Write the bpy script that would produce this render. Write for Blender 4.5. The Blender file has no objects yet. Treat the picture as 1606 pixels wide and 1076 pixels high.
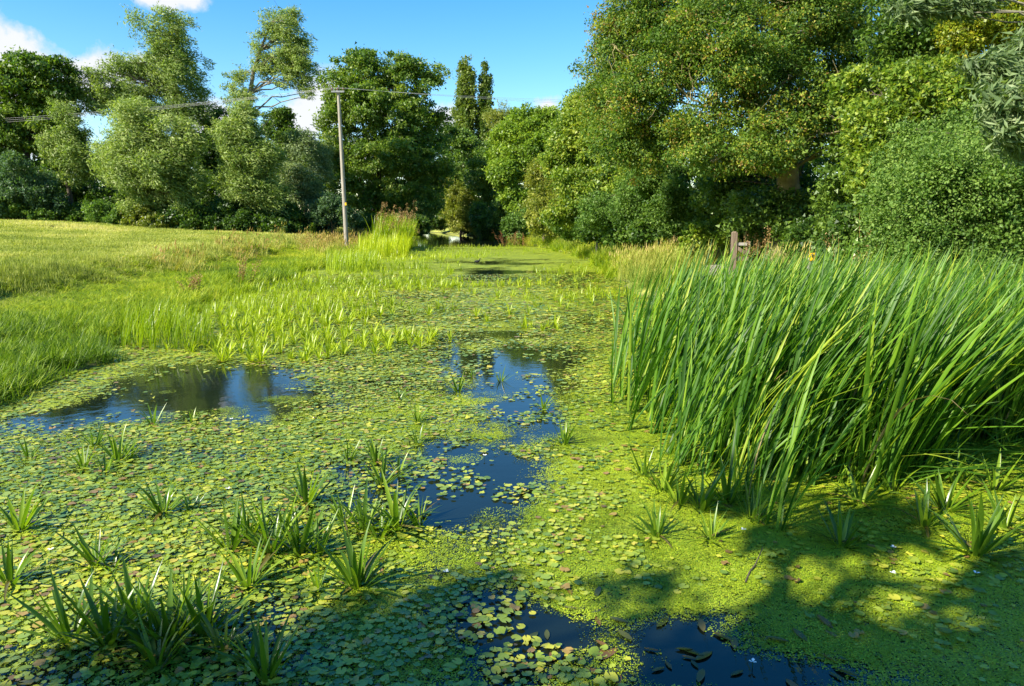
import bpy, math, random
import numpy as np
from mathutils import Vector, Matrix, Euler

random.seed(7)
RNG = np.random.default_rng(7)
R = math.radians
sc = bpy.context.scene

# ------------------------------------------------------------------ camera
CAM_H = 2.2
PITCH = R(9.93)
FPX = 1160.0
cam_d = bpy.data.cameras.new("camera")
cam = bpy.data.objects.new("camera", cam_d)
sc.collection.objects.link(cam)
cam.location = (0, 0, CAM_H)
cam.rotation_euler = (R(90) - PITCH, 0, 0)
cam_d.sensor_width = 36
cam_d.lens = 36 * FPX / 1606
cam_d.clip_start = 0.05
cam_d.clip_end = 3000
sc.camera = cam

# ------------------------------------------------------------------ sun and sky
SUN_AZ = R(-122)      # from +Y towards +X; negative = left, behind the camera
SUN_EL = R(38)
to_sun = Vector((math.sin(SUN_AZ) * math.cos(SUN_EL), math.cos(SUN_AZ) * math.cos(SUN_EL), math.sin(SUN_EL)))
sun_d = bpy.data.lights.new("sun", 'SUN')
sun_d.energy = 5.0
sun_d.angle = R(0.53)
sun_d.color = (1.0, 0.93, 0.80)
sun = bpy.data.objects.new("sun", sun_d)
sc.collection.objects.link(sun)
sun.rotation_euler = to_sun.to_track_quat('Z', 'Y').to_euler()

world = bpy.data.worlds.new("World")
sc.world = world
world.use_nodes = True
SKY_STRENGTH = 0.076
CLOUDS = [  # azimuth px, elevation px (of the photo), angular size, vertical squash
    (40, 100, .11, 2.3), (130, 112, .09, 2.8), (-10, 120, .10, 2.2), (255, -4, .046, 3.0), (30, 230, .06, 1.8),
    (505, 155, .055, 1.3), (480, 185, .045, 1.4), (700, 182, .028, 1.5), (330, 190, .04, 1.6), (862, 168, .022, 1.2),
    (560, 250, .07, 2.0),
]

sc.view_settings.view_transform = 'Standard'
sc.view_settings.look = 'None'
sc.view_settings.exposure = 1.38
sc.view_settings.gamma = 1.0
sc.view_settings.use_curve_mapping = False
sc.cycles.max_bounces = 8
sc.cycles.transparent_max_bounces = 12
sc.cycles.diffuse_bounces = 3
sc.cycles.glossy_bounces = 3
sc.cycles.transmission_bounces = 3
sc.cycles.caustics_reflective = False
sc.cycles.caustics_refractive = False


def ray(px, py):
    F = Vector((0, math.cos(PITCH), -math.sin(PITCH)))
    U = Vector((0, math.sin(PITCH), math.cos(PITCH)))
    return F + Vector((1, 0, 0)) * ((px - 803) / FPX) + U * ((538 - py) / FPX)


def P(px, py, D):
    """point seen at photo pixel (px, py) standing D metres ahead"""
    d = ray(px, py)
    t = D / d.y
    return Vector((d.x * t, D, CAM_H + d.z * t))


def G(px, py, z=0.0):
    """point of level z seen at photo pixel"""
    d = ray(px, py)
    t = (z - CAM_H) / d.z
    return Vector((d.x * t, d.y * t, z))


def to_px(x, y, z=0.0):
    dx, dy, dz = x, y, z - CAM_H
    f = dy * math.cos(PITCH) - dz * math.sin(PITCH)
    u = dy * math.sin(PITCH) + dz * math.cos(PITCH)
    return 803 + FPX * dx / f, 538 - FPX * u / f


# ------------------------------------------------------------------ world nodes
def NN(nt, typ, **kw):
    n = nt.nodes.new(typ)
    for k, v in kw.items():
        setattr(n, k, v)
    return n


def mathn(nt, op, a, b=None, clamp=False):
    n = nt.nodes.new('ShaderNodeMath')
    n.operation = op
    n.use_clamp = clamp
    for i, v in enumerate((a, b)):
        if v is None:
            continue
        if isinstance(v, (int, float)):
            n.inputs[i].default_value = v
        else:
            nt.links.new(v, n.inputs[i])
    return n.outputs[0]


def build_world():
    nt = world.node_tree
    nt.nodes.clear()
    L = nt.links.new
    out = NN(nt, 'ShaderNodeOutputWorld')
    bg = NN(nt, 'ShaderNodeBackground')
    L(bg.outputs[0], out.inputs[0])
    sky = NN(nt, 'ShaderNodeTexSky', sky_type='NISHITA')
    sky.sun_disc = False
    sky.sun_elevation = SUN_EL
    sky.sun_rotation = SUN_AZ
    sky.air_density = 1.0
    sky.dust_density = 0.25
    sky.ozone_density = 2.4
    hs = NN(nt, 'ShaderNodeHueSaturation')
    hs.inputs['Saturation'].default_value = 1.42
    hs.inputs['Value'].default_value = 1.25
    L(sky.outputs[0], hs.inputs['Color'])
    tc = NN(nt, 'ShaderNodeTexCoord')
    vec = tc.outputs['Generated']
    noi = NN(nt, 'ShaderNodeTexNoise')
    noi.inputs['Scale'].default_value = 16.0
    noi.inputs['Detail'].default_value = 8
    noi.inputs['Roughness'].default_value = 0.6
    L(vec, noi.inputs['Vector'])
    total = None
    for (px, py, r, sq) in CLOUDS:
        c = ray(px, py).normalized()
        sub = NN(nt, 'ShaderNodeVectorMath', operation='SUBTRACT')
        L(vec, sub.inputs[0])
        sub.inputs[1].default_value = c
        mul = NN(nt, 'ShaderNodeVectorMath', operation='MULTIPLY')
        L(sub.outputs[0], mul.inputs[0])
        mul.inputs[1].default_value = (1, 1, sq)
        ln = NN(nt, 'ShaderNodeVectorMath', operation='LENGTH')
        L(mul.outputs[0], ln.inputs[0])
        v = mathn(nt, 'SUBTRACT', 1.0, mathn(nt, 'DIVIDE', ln.outputs['Value'], r * 1.25), clamp=True)
        total = v if total is None else mathn(nt, 'MAXIMUM', total, v)
    # scattered cumulus low round the rest of the horizon (same kind of cloud as the ones in view)
    sep = NN(nt, 'ShaderNodeSeparateXYZ')
    L(vec, sep.inputs[0])
    big = NN(nt, 'ShaderNodeTexNoise')
    big.inputs['Scale'].default_value = 3.2
    big.inputs['Detail'].default_value = 2
    L(vec, big.inputs['Vector'])
    back = mathn(nt, 'MULTIPLY', mathn(nt, 'SUBTRACT', big.outputs[0], 0.52), 5.0, clamp=True)
    low = mathn(nt, 'SUBTRACT', 1.0, mathn(nt, 'MULTIPLY', mathn(nt, 'ABSOLUTE', mathn(nt, 'SUBTRACT', sep.outputs['Z'], 0.16)), 6.0), clamp=True)
    behind = mathn(nt, 'ADD', mathn(nt, 'MULTIPLY', sep.outputs['Y'], -2.0), 1.0, clamp=True)
    band = mathn(nt, 'MULTIPLY', mathn(nt, 'MULTIPLY', back, low), behind)
    total = mathn(nt, 'MAXIMUM', total, band)
    s = mathn(nt, 'ADD', total, mathn(nt, 'MULTIPLY', mathn(nt, 'SUBTRACT', noi.outputs[0], 0.5), 2.6))
    gate = mathn(nt, 'MULTIPLY', total, 8.0, clamp=True)
    m = mathn(nt, 'MULTIPLY', mathn(nt, 'SUBTRACT', s, 0.20), 2.4, clamp=True)
    m = mathn(nt, 'MULTIPLY', m, gate)
    m = mathn(nt, 'MULTIPLY', m, 0.95)
    cr = NN(nt, 'ShaderNodeValToRGB')
    cr.color_ramp.elements[0].color = (4.0, 4.5, 5.4, 1)
    cr.color_ramp.elements[1].color = (5.0, 5.05, 5.2, 1)
    cr.color_ramp.elements[0].position = 0.3
    cr.color_ramp.elements[1].position = 0.7
    L(s, cr.inputs[0])
    mix = NN(nt, 'ShaderNodeMix', data_type='RGBA')
    L(m, mix.inputs['Factor'])
    L(hs.outputs[0], mix.inputs['A'])
    L(cr.outputs[0], mix.inputs['B'])
    L(mix.outputs['Result'], bg.inputs[0])
    bg.inputs[1].default_value = SKY_STRENGTH


build_world()


# ------------------------------------------------------------------ helpers
def tag(o, label=None, cat=None, group=None, kind=None):
    if label: o['label'] = label
    if cat: o['category'] = cat
    if group: o['group'] = group
    if kind: o['kind'] = kind
    return o


def link(name, mesh, mat=None, parent=None, loc=None):
    o = bpy.data.objects.new(name, mesh)
    if mat is not None and mesh is not None and len(mesh.materials) == 0:
        mesh.materials.append(mat)
    sc.collection.objects.link(o)
    if parent is not None:
        o.parent = parent
    if loc is not None:
        o.location = loc
    return o


def empty(name, loc, label, cat, group=None, rz=0):
    o = bpy.data.objects.new(name, None)
    sc.collection.objects.link(o)
    o.location = loc
    o.rotation_euler = (0, 0, rz)
    o.empty_display_size = 0.2
    return tag(o, label, cat, group)


def fast_mesh(name, verts, faces, tint=None, smooth=False):
    """verts (N,3), faces (M,k) with one k"""
    verts = np.ascontiguousarray(verts, dtype=np.float32)
    faces = np.ascontiguousarray(faces, dtype=np.int32)
    me = bpy.data.meshes.new(name)
    k = faces.shape[1]
    me.vertices.add(len(verts))
    me.vertices.foreach_set('co', verts.ravel())
    me.loops.add(faces.size)
    me.loops.foreach_set('vertex_index', faces.ravel())
    me.polygons.add(len(faces))
    me.polygons.foreach_set('loop_start', np.arange(0, faces.size, k, dtype=np.int32))
    if smooth:
        me.polygons.foreach_set('use_smooth', np.ones(len(faces), dtype=bool))
    else:
        me.polygons.foreach_set('use_smooth', np.zeros(len(faces), dtype=bool))
    if tint is not None:
        a = me.attributes.new('tint', 'FLOAT', 'POINT')
        a.data.foreach_set('value', np.ascontiguousarray(tint, dtype=np.float32))
    me.update(calc_edges=True)
    return me


def unit(v):
    return v / np.maximum(np.linalg.norm(v, axis=-1, keepdims=True), 1e-6)


_ns = np.random.default_rng(3)
_NK = _ns.normal(size=(3, 14, 3))
_NP = _ns.uniform(0, 6.28, size=(3, 14))


def snoise(p, freq=1.0, ch=0):
    """smooth pseudo noise about -1..1 for points (N,3)"""
    p = np.asarray(p, dtype=float)
    s = np.zeros(len(p))
    for i in range(14):
        s += np.sin(p @ (_NK[ch, i] * freq) + _NP[ch, i])
    return s / 5.0


def n2(x, y, freq=1.0, ch=0):
    x = np.asarray(x, dtype=float); y = np.asarray(y, dtype=float)
    sh = np.broadcast(x, y).shape
    p = np.stack([np.broadcast_to(x, sh).ravel(), np.broadcast_to(y, sh).ravel(), np.zeros(int(np.prod(sh)))], 1)
    return snoise(p, freq, ch).reshape(sh)


# ------------------------------------------------------------------ materials
def ramp(nt, fac, stops):
    cr = NN(nt, 'ShaderNodeValToRGB')
    e = cr.color_ramp.elements
    while len(e) < len(stops):
        e.new(0.5)
    for el, (p, c) in zip(e, stops):
        el.position = p
        el.color = (*c, 1)
    if fac is not None:
        nt.links.new(fac, cr.inputs[0])
    return cr.outputs[0]


def leaf_mat(name, stops, trans=0.42, rough=0.45, spec=0.35, tcol=(1.25, 1.35, 0.45), src='tint', island=0.0):
    m = bpy.data.materials.new(name)
    m.use_nodes = True
    nt = m.node_tree
    nt.nodes.clear()
    L = nt.links.new
    out = NN(nt, 'ShaderNodeOutputMaterial')
    if src == 'tint':
        a = NN(nt, 'ShaderNodeAttribute', attribute_name='tint').outputs['Fac']
    elif src == 'instance':
        a = NN(nt, 'ShaderNodeAttribute', attribute_name='tint', attribute_type='INSTANCER').outputs['Fac']
        b = NN(nt, 'ShaderNodeAttribute', attribute_name='tint').outputs['Fac']
        a = mathn(nt, 'ADD', a, mathn(nt, 'MULTIPLY', mathn(nt, 'SUBTRACT', b, 0.5), 0.5))
    else:
        a = NN(nt, 'ShaderNodeObjectInfo').outputs['Random']
    col = ramp(nt, a, stops)
    bs = NN(nt, 'ShaderNodeBsdfPrincipled')
    L(col, bs.inputs['Base Color'])
    bs.inputs['Roughness'].default_value = rough
    bs.inputs['Specular IOR Level'].default_value = spec
    tr = NN(nt, 'ShaderNodeBsdfTranslucent')
    mu = NN(nt, 'ShaderNodeMix', data_type='RGBA', blend_type='MULTIPLY')
    mu.inputs['Factor'].default_value = 1
    L(col, mu.inputs['A'])
    mu.inputs['B'].default_value = (*tcol, 1)
    L(mu.outputs['Result'], tr.inputs['Color'])
    mx = NN(nt, 'ShaderNodeMixShader')
    mx.inputs[0].default_value = trans
    L(bs.outputs[0], mx.inputs[1])
    L(tr.outputs[0], mx.inputs[2])
    L(mx.outputs[0], out.inputs[0])
    return m


def plain_mat(name, c1, c2, scale=8.0, rough=0.8, spec=0.3, stretch=(1, 1, 1), bump=0.3, metal=0.0):
    m = bpy.data.materials.new(name)
    m.use_nodes = True
    nt = m.node_tree
    L = nt.links.new
    bs = nt.nodes['Principled BSDF']
    tc = NN(nt, 'ShaderNodeTexCoord')
    mp = NN(nt, 'ShaderNodeMapping')
    mp.inputs['Scale'].default_value = stretch
    L(tc.outputs['Object'], mp.inputs['Vector'])
    no = NN(nt, 'ShaderNodeTexNoise')
    no.inputs['Scale'].default_value = scale
    no.inputs['Detail'].default_value = 6
    L(mp.outputs[0], no.inputs['Vector'])
    L(ramp(nt, no.outputs[0], [(0.3, c1), (0.7, c2)]), bs.inputs['Base Color'])
    bs.inputs['Roughness'].default_value = rough
    bs.inputs['Specular IOR Level'].default_value = spec
    bs.inputs['Metallic'].default_value = metal
    b = NN(nt, 'ShaderNodeBump')
    b.inputs['Strength'].default_value = bump
    b.inputs['Distance'].default_value = 0.02
    L(no.outputs[0], b.inputs['Height'])
    L(b.outputs[0], bs.inputs['Normal'])
    return m


M = {}
M['ash'] = leaf_mat('ash_leaves', [(0.0, (.04, .09, .010)), (0.45, (.12, .20, .018)), (0.8, (.22, .30, .028)), (1.0, (.32, .36, .04))])
M['ash_far'] = leaf_mat('far_ash_leaves', [(0.0, (.035, .085, .012)), (0.5, (.095, .175, .018)), (1.0, (.21, .28, .035))])
M['lime'] = leaf_mat('light_green_leaves', [(0.0, (.08, .15, .012)), (0.5, (.17, .27, .02)), (1.0, (.31, .39, .035))])
M['olive'] = leaf_mat('olive_leaves', [(0.0, (.08, .12, .015)), (0.5, (.18, .22, .025)), (1.0, (.31, .31, .045))])
M['willow'] = leaf_mat('willow_leaves', [(0.0, (.09, .15, .03)), (0.5, (.20, .28, .055)), (1.0, (.36, .42, .14))], rough=0.5, spec=0.25)
M['willow_grey'] = leaf_mat('grey_willow_leaves', [(0.0, (.08, .13, .05)), (0.5, (.17, .24, .09)), (1.0, (.32, .38, .19))], rough=0.5, spec=0.25)
M['sallow'] = leaf_mat('sallow_leaves', [(0.0, (.030, .075, .030)), (0.5, (.06, .125, .045)), (1.0, (.12, .19, .08))])
M['dark'] = leaf_mat('dark_leaves', [(0.0, (.022, .058, .009)), (0.5, (.06, .125, .016)), (1.0, (.15, .23, .03))])
M['hedge'] = leaf_mat('hedge_leaves', [(0.0, (.045, .10, .016)), (0.5, (.11, .20, .03)), (1.0, (.22, .32, .065))], rough=0.5, spec=0.25)
M['ashnear'] = leaf_mat('near_ash_leaves', [(0.0, (.035, .085, .012)), (0.40, (.09, .17, .022)), (0.70, (.17, .25, .028)), (0.90, (.34, .35, .035)), (0.98, (.34, .30, .04)), (1.0, (.26, .16, .04))], rough=0.5, spec=0.25)
M['yellow'] = leaf_mat('yellow_green_leaves', [(0.0, (.09, .15, .01)), (0.6, (.22, .27, .015)), (1.0, (.38, .33, .02))])
M['poplar'] = leaf_mat('poplar_leaves', [(0.0, (.04, .085, .015)), (0.5, (.085, .14, .02)), (1.0, (.16, .21, .035))])
M['bramble'] = leaf_mat('bramble_leaves', [(0.0, (.08, .15, .012)), (0.6, (.18, .27, .02)), (1.0, (.32, .36, .04))])
M['bark'] = plain_mat('bark', (.035, .028, .018), (.11, .09, .06), 3.0, 0.9, stretch=(3, 3, .6))
M['lichen'] = plain_mat('lichened_bark', (.10, .085, .045), (.28, .24, .10), 4.0, 0.9)
M['willowbark'] = plain_mat('willow_bark', (.10, .09, .06), (.24, .22, .15), 4.0, 0.9, stretch=(3, 3, .6))
G3 = [(0.0, (.07, .14, .006)), (0.35, (.20, .30, .010)), (0.7, (.38, .44, .018)), (1.0, (.52, .50, .05))]
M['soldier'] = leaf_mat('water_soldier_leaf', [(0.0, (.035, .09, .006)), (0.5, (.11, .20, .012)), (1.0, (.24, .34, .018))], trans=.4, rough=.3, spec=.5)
M['soldier_far'] = leaf_mat('sun_tinted_water_soldier_leaf', [(0.0, (.14, .22, .008)), (0.5, (.31, .40, .014)), (1.0, (.46, .50, .03))], trans=.4, rough=.35, spec=.4)  # brighter copy of the leaf colours, with sunlight put into them
M['reed'] = leaf_mat('reed_leaf', [(0.0, (.030, .085, .008)), (0.5, (.075, .18, .013)), (0.85, (.17, .30, .020)), (1.0, (.36, .42, .04))], trans=.45, rough=.45, spec=.28, src='object')
M['reed_dead'] = leaf_mat('withered_reed_leaf', [(0.0, (.26, .20, .09)), (1.0, (.46, .38, .18))], trans=.25, rough=.7, spec=.1, src='object')
M['reed_j'] = leaf_mat('massed_reed_leaf', [(0.0, (.030, .085, .008)), (0.5, (.075, .18, .013)), (0.85, (.17, .30, .020)), (1.0, (.36, .42, .04))], trans=.45, rough=.45, spec=.28)
M['grass'] = leaf_mat('lush_grass', G3, trans=.4, rough=.5, spec=.25, src='instance')
M['meadow'] = leaf_mat('meadow_grass', [(0.0, (.18, .23, .04)), (0.4, (.33, .37, .06)), (0.75, (.50, .49, .13)), (1.0, (.62, .56, .22))], trans=.3, rough=.6, spec=.2, src='instance')
M['straw'] = leaf_mat('dry_grass', [(0.0, (.12, .20, .02)), (0.4, (.30, .33, .05)), (0.75, (.50, .44, .12)), (1.0, (.56, .42, .18))], trans=.3, rough=.6, spec=.2, src='instance')
M['redgrass'] = leaf_mat('reddish_grass', [(0.0, (.22, .29, .03)), (0.5, (.42, .38, .08)), (1.0, (.44, .29, .11))], trans=.3, rough=.6, spec=.2, src='instance')
M['plume'] = leaf_mat('reed_plume', [(0.0, (.20, .12, .04)), (0.5, (.32, .20, .08)), (1.0, (.45, .32, .15))], trans=.25, rough=.8, spec=.1)
M['redseed'] = leaf_mat('dock_seed', [(0.0, (.20, .07, .03)), (0.6, (.36, .15, .06)), (1.0, (.45, .28, .12))], trans=.2, rough=.8, spec=.1)
M['paleleaf'] = leaf_mat('pale_leaves', [(0.0, (.25, .33, .12)), (1.0, (.50, .56, .30))], trans=.3, rough=.4)
M['pad'] = leaf_mat('floating_pad', [(0.0, (.06, .12, .014)), (0.30, (.16, .24, .028)), (0.62, (.30, .36, .035)), (0.84, (.44, .42, .04)), (0.93, (.28, .17, .05)), (1.0, (.09, .06, .02))], trans=.12, rough=.27, spec=.6)
M['pad_o'] = M['pad']
M['pondweed'] = leaf_mat('brown_pondweed', [(0.0, (.03, .045, .01)), (0.5, (.075, .08, .015)), (1.0, (.17, .08, .02))], trans=.1, rough=.25, spec=.6)
M['wood'] = plain_mat('brown_wood', (.10, .07, .045), (.22, .165, .115), 6, .85, stretch=(4, 4, .5))
M['polewood'] = plain_mat('pole_wood', (.19, .17, .13), (.36, .32, .26), 5, .85, stretch=(5, 5, .3))
M['rail'] = plain_mat('weathered_rail', (.20, .18, .155), (.36, .33, .29), 8, .8)
M['steel'] = plain_mat('galvanised_steel', (.20, .20, .19), (.32, .32, .30), 8, .5, metal=.6)
M['wire'] = plain_mat('wire_metal', (.30, .30, .29), (.45, .45, .43), 8, .5, metal=.3)
M['yellowpaint'] = plain_mat('yellow_paint', (.75, .42, .01), (.85, .50, .02), 8, .5)
M['white'] = plain_mat('white_petal', (.80, .80, .76), (.85, .85, .80), 8, .6)
M['blackfeather'] = plain_mat('black_feather', (.012, .012, .013), (.03, .028, .028), 20, .7)
M['blackpaint'] = plain_mat('black_paint', (.02, .02, .02), (.04, .04, .04), 20, .5)
M['ceramic'] = plain_mat('brown_ceramic', (.08, .04, .02), (.12, .06, .03), 8, .2)


# ------------------------------------------------------------------ terrain
YL = [0, 7, 9, 11, 13, 17.6, 24, 39, 55, 73, 82, 100, 200]
XL = [-5.8, -5.9, -6.1, -6.5, -6.9, -7.5, -7.9, -8.3, -8.9, -10.2, -12.5, -22, -60]
YR = [0, 9, 14, 18, 22, 28, 36, 45, 55, 64, 73, 82, 100, 200]
XR = [7.0, 6.6, 5.4, 4.0, 3.5, 3.9, 4.0, 2.8, 1.4, -0.6, -3.0, -6.5, -14, -50]


def xl(y): return np.interp(y, YL, XL) + 0.18 * np.sin(np.asarray(y) * 1.3) + 0.12 * np.sin(np.asarray(y) * 3.1)


def xr(y): return np.interp(y, YR, XR) + 0.15 * np.sin(np.asarray(y) * 1.1 + 1) + 0.1 * np.sin(np.asarray(y) * 2.7)


def sstep(a, b, x):
    t = np.clip((x - a) / (b - a), 0, 1)
    return t * t * (3 - 2 * t)


def ground_z(x, y):
    x = np.asarray(x, dtype=float); y = np.asarray(y, dtype=float)
    sl = xl(y) - x
    sr = x - xr(y)
    ed = 4.2 + 1.1 * n2(x * 0 + 5, y, .35, 1)            # where the little bank step stands
    stw = np.clip(.75 - .9 * n2(x * 0 + 2, y, .55, 2), 0.0, 1.4)
    zl = -0.6 + 0.66 * sstep(-1.2, 0.15, sl) + 0.16 * sstep(0, 3, sl) + 0.50 * sstep(ed - .35 - stw, ed + .35 + stw, sl) \
        + np.clip(sl - 4.5, 0, 26) * 0.052 + 0.045 * n2(x, y, 1.1) * sstep(0, 2, sl) + 0.10 * n2(x, y, .25, 1) * sstep(4, 8, sl) + .07 * np.clip(n2(x, y, .8, 2), -.3, 1.5) * sstep(2.5, 4.5, sl) * (1 - sstep(7, 12, sl))
    far = sstep(44, 62, y)
    zl = zl - far * np.clip(sl - 4.5, 0, 26) * 0.018
    zr = -0.6 + 0.75 * sstep(-1.2, 0.3, sr) + 0.40 * sstep(0, 2.4, sr) + 0.04 * n2(x, y, 1.0) * sstep(0, 2, sr) + np.clip(sr - 6, 0, 20) * 0.02
    z = np.where(x < (xl(y) + xr(y)) / 2, zl, zr)
    return z


def gz(x, y): return float(ground_z(np.array([x]), np.array([y]))[0])


def axis(spec):
    out = []
    for a, b, st in spec:
        out += list(np.arange(a, b, st))
    out.append(spec[-1][1])
    return np.array(out)


def ground_material():
    m = bpy.data.materials.new('grassy_earth')
    m.use_nodes = True
    nt = m.node_tree
    L = nt.links.new
    bs = nt.nodes['Principled BSDF']
    geo = NN(nt, 'ShaderNodeNewGeometry')
    n1 = NN(nt, 'ShaderNodeTexNoise'); n1.inputs['Scale'].default_value = 0.45; n1.inputs['Detail'].default_value = 6
    n3 = NN(nt, 'ShaderNodeTexNoise'); n3.inputs['Scale'].default_value = 14; n3.inputs['Detail'].default_value = 5
    L(geo.outputs['Position'], n1.inputs['Vector']); L(geo.outputs['Position'], n3.inputs['Vector'])
    f = mathn(nt, 'ADD', mathn(nt, 'MULTIPLY', n1.outputs[0], .6), mathn(nt, 'MULTIPLY', n3.outputs[0], .4))
    gcol = ramp(nt, f, [(0.34, (.12, .16, .02)), (0.5, (.24, .27, .035)), (0.66, (.38, .36, .08))])
    sep = NN(nt, 'ShaderNodeSeparateXYZ'); L(geo.outputs['Position'], sep.inputs[0])
    mud = mathn(nt, 'SUBTRACT', 1.0, mathn(nt, 'MULTIPLY', mathn(nt, 'ADD', sep.outputs['Z'], 0.02), 8.0), clamp=True)
    mx = NN(nt, 'ShaderNodeMix', data_type='RGBA')
    L(mud, mx.inputs['Factor']); L(gcol, mx.inputs['A']); mx.inputs['B'].default_value = (.03, .03, .012, 1)
    L(mx.outputs['Result'], bs.inputs['Base Color'])
    bs.inputs['Roughness'].default_value = .95
    b = NN(nt, 'ShaderNodeBump'); b.inputs['Strength'].default_value = .6; b.inputs['Distance'].default_value = .05
    L(n3.outputs[0], b.inputs['Height']); L(b.outputs[0], bs.inputs['Normal'])
    return m


def grid_mesh(name, xs, ys, zf, keep=None, extra=None):
    X, Y = np.meshgrid(xs, ys)
    Z = zf(X, Y)
    v = np.stack([X.ravel(), Y.ravel(), Z.ravel()], 1)
    nx, ny = len(xs), len(ys)
    i = np.arange(ny - 1)[:, None] * nx + np.arange(nx - 1)[None, :]
    i = i.ravel()
    f = np.stack([i, i + 1, i + nx + 1, i + nx], 1)
    if keep is not None:
        f = f[keep(v[f].mean(1))]
        used, inv = np.unique(f, return_inverse=True)
        f = inv.reshape(f.shape)
        v = v[used]
    return v, f


gx = axis([(-900, -120, 60), (-120, -40, 6), (-40, -14, .8), (-14, 12, .3), (12, 40, 1.0), (40, 120, 8), (120, 900, 60)])
gy = axis([(-60, 0, 3), (0, 30, .3), (30, 90, .6), (90, 200, 5), (200, 1200, 60)])
v, f = grid_mesh('ground', gx, gy, ground_z)
ground = link('ground', fast_mesh('ground', v, f, smooth=True), ground_material())
tag(ground, 'grassy meadow and earth banks on both sides of the water', kind='structure')


# water sheet
def water_material():
    m = bpy.data.materials.new('pond_water')
    m.use_nodes = True
    nt = m.node_tree
    L = nt.links.new
    bs = nt.nodes['Principled BSDF']
    bs.inputs['Base Color'].default_value = (.006, .010, .006, 1)
    bs.inputs['Roughness'].default_value = .02
    bs.inputs['IOR'].default_value = 1.55
    bs.inputs['Specular IOR Level'].default_value = .5
    geo = NN(nt, 'ShaderNodeNewGeometry')
    no = NN(nt, 'ShaderNodeTexNoise'); no.inputs['Scale'].default_value = 5; no.inputs['Detail'].default_value = 3
    n2_ = NN(nt, 'ShaderNodeTexNoise'); n2_.inputs['Scale'].default_value = 40; n2_.inputs['Detail'].default_value = 2
    L(geo.outputs['Position'], no.inputs['Vector']); L(geo.outputs['Position'], n2_.inputs['Vector'])
    h = mathn(nt, 'ADD', no.outputs[0], mathn(nt, 'MULTIPLY', n2_.outputs[0], .12))
    b = NN(nt, 'ShaderNodeBump'); b.inputs['Strength'].default_value = .12; b.inputs['Distance'].default_value = .010
    L(h, b.inputs['Height']); L(b.outputs[0], bs.inputs['Normal'])
    return m


v, f = grid_mesh('water', np.arange(-70, 12, 2.0), np.arange(-8, 202, 3.0), lambda X, Y: X * 0)
water = link('water', fast_mesh('water', v, f), water_material())
tag(water, 'still dark pond water reflecting blue sky and trees', kind='structure')


# ---- cover of the water: how much floating growth there is at a place
def blob(px, py, cx, cy, rx, ry, ang=0.0):
    dx = px - cx; dy = py - cy
    if ang:
        c, s = math.cos(ang), math.sin(ang)
        dx, dy = dx * c + dy * s, -dx * s + dy * c
    return np.exp(-((dx / rx) ** 2 + (dy / ry) ** 2) ** 1.08)


def photo_xy(x, y):
    f_ = y * math.cos(PITCH) + CAM_H * math.sin(PITCH)
    u_ = y * math.sin(PITCH) - CAM_H * math.cos(PITCH)
    return 803 + FPX * x / f_, 538 - FPX * u_ / f_


def pad_cover(x, y):
    """0..1 cover of round pads"""
    px, py = photo_xy(x, y)
    c = np.full(np.shape(x), .93)
    w = 1.0 * blob(px, py, 300, 612, 165, 44) + 0.95 * blob(px, py, 90, 655, 130, 20, -.12) + .85 * blob(px, py, 420, 625, 70, 36)
    w += .48 * blob(px, py, 830, 598, 90, 40) + .35 * blob(px, py, 760, 622, 80, 26) + .5 * blob(px, py, 715, 550, 28, 30) + .4 * blob(px, py, 790, 555, 22, 60)
    w += .3 * blob(px, py, 800, 740, 80, 24) + (.36 * blob(px, py, 770, 800, 85, 45, -.3) + .38 * blob(px, py, 740, 760, 170, 130)) * np.clip(1 + 1.1 * n2(x, y, 5.5, 1), 0, 2.2) + .35 * blob(px, py, 830, 690, 60, 20)
    w += .55 * blob(px, py, 700, 850, 110, 30, -.5) + .85 * blob(px, py, 860, 985, 80, 40) + .95 * blob(px, py, 1080, 985, 150, 45) + .95 * blob(px, py, 1180, 1060, 240, 45)
    w += .35 * blob(px, py, 650, 940, 90, 90) + .5 * blob(px, py, 300, 960, 120, 40) + .3 * blob(px, py, 560, 790, 110, 30)
    w += .4 * blob(px, py, 660, 700, 60, 30)
    strip = np.exp(-((px - np.interp(py, [520, 560, 600, 650, 700, 760, 820, 880, 940, 1076], [790, 800, 820, 800, 790, 800, 770, 740, 760, 800])) / np.interp(py, [520, 600, 700, 800, 1076], [60, 85, 70, 90, 150])) ** 2)
    w += .30 * strip * np.clip(1 + .9 * n2(x, y, 2.6, 2), 0, 2)
    c = c - w
    # under the duckweed on the right there are fewer pads
    c -= .62 * sstep(860, 1000, px + 60 * n2(x, y, 1.5, 1)) * sstep(560, 640, py)
    c += .30 * n2(x, y, 1.7) * .6 + .30 * n2(x, y, 5.0, 1) + .16 * n2(x, y, 13.0, 0)
    return np.clip(c, 0, 1)


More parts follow.
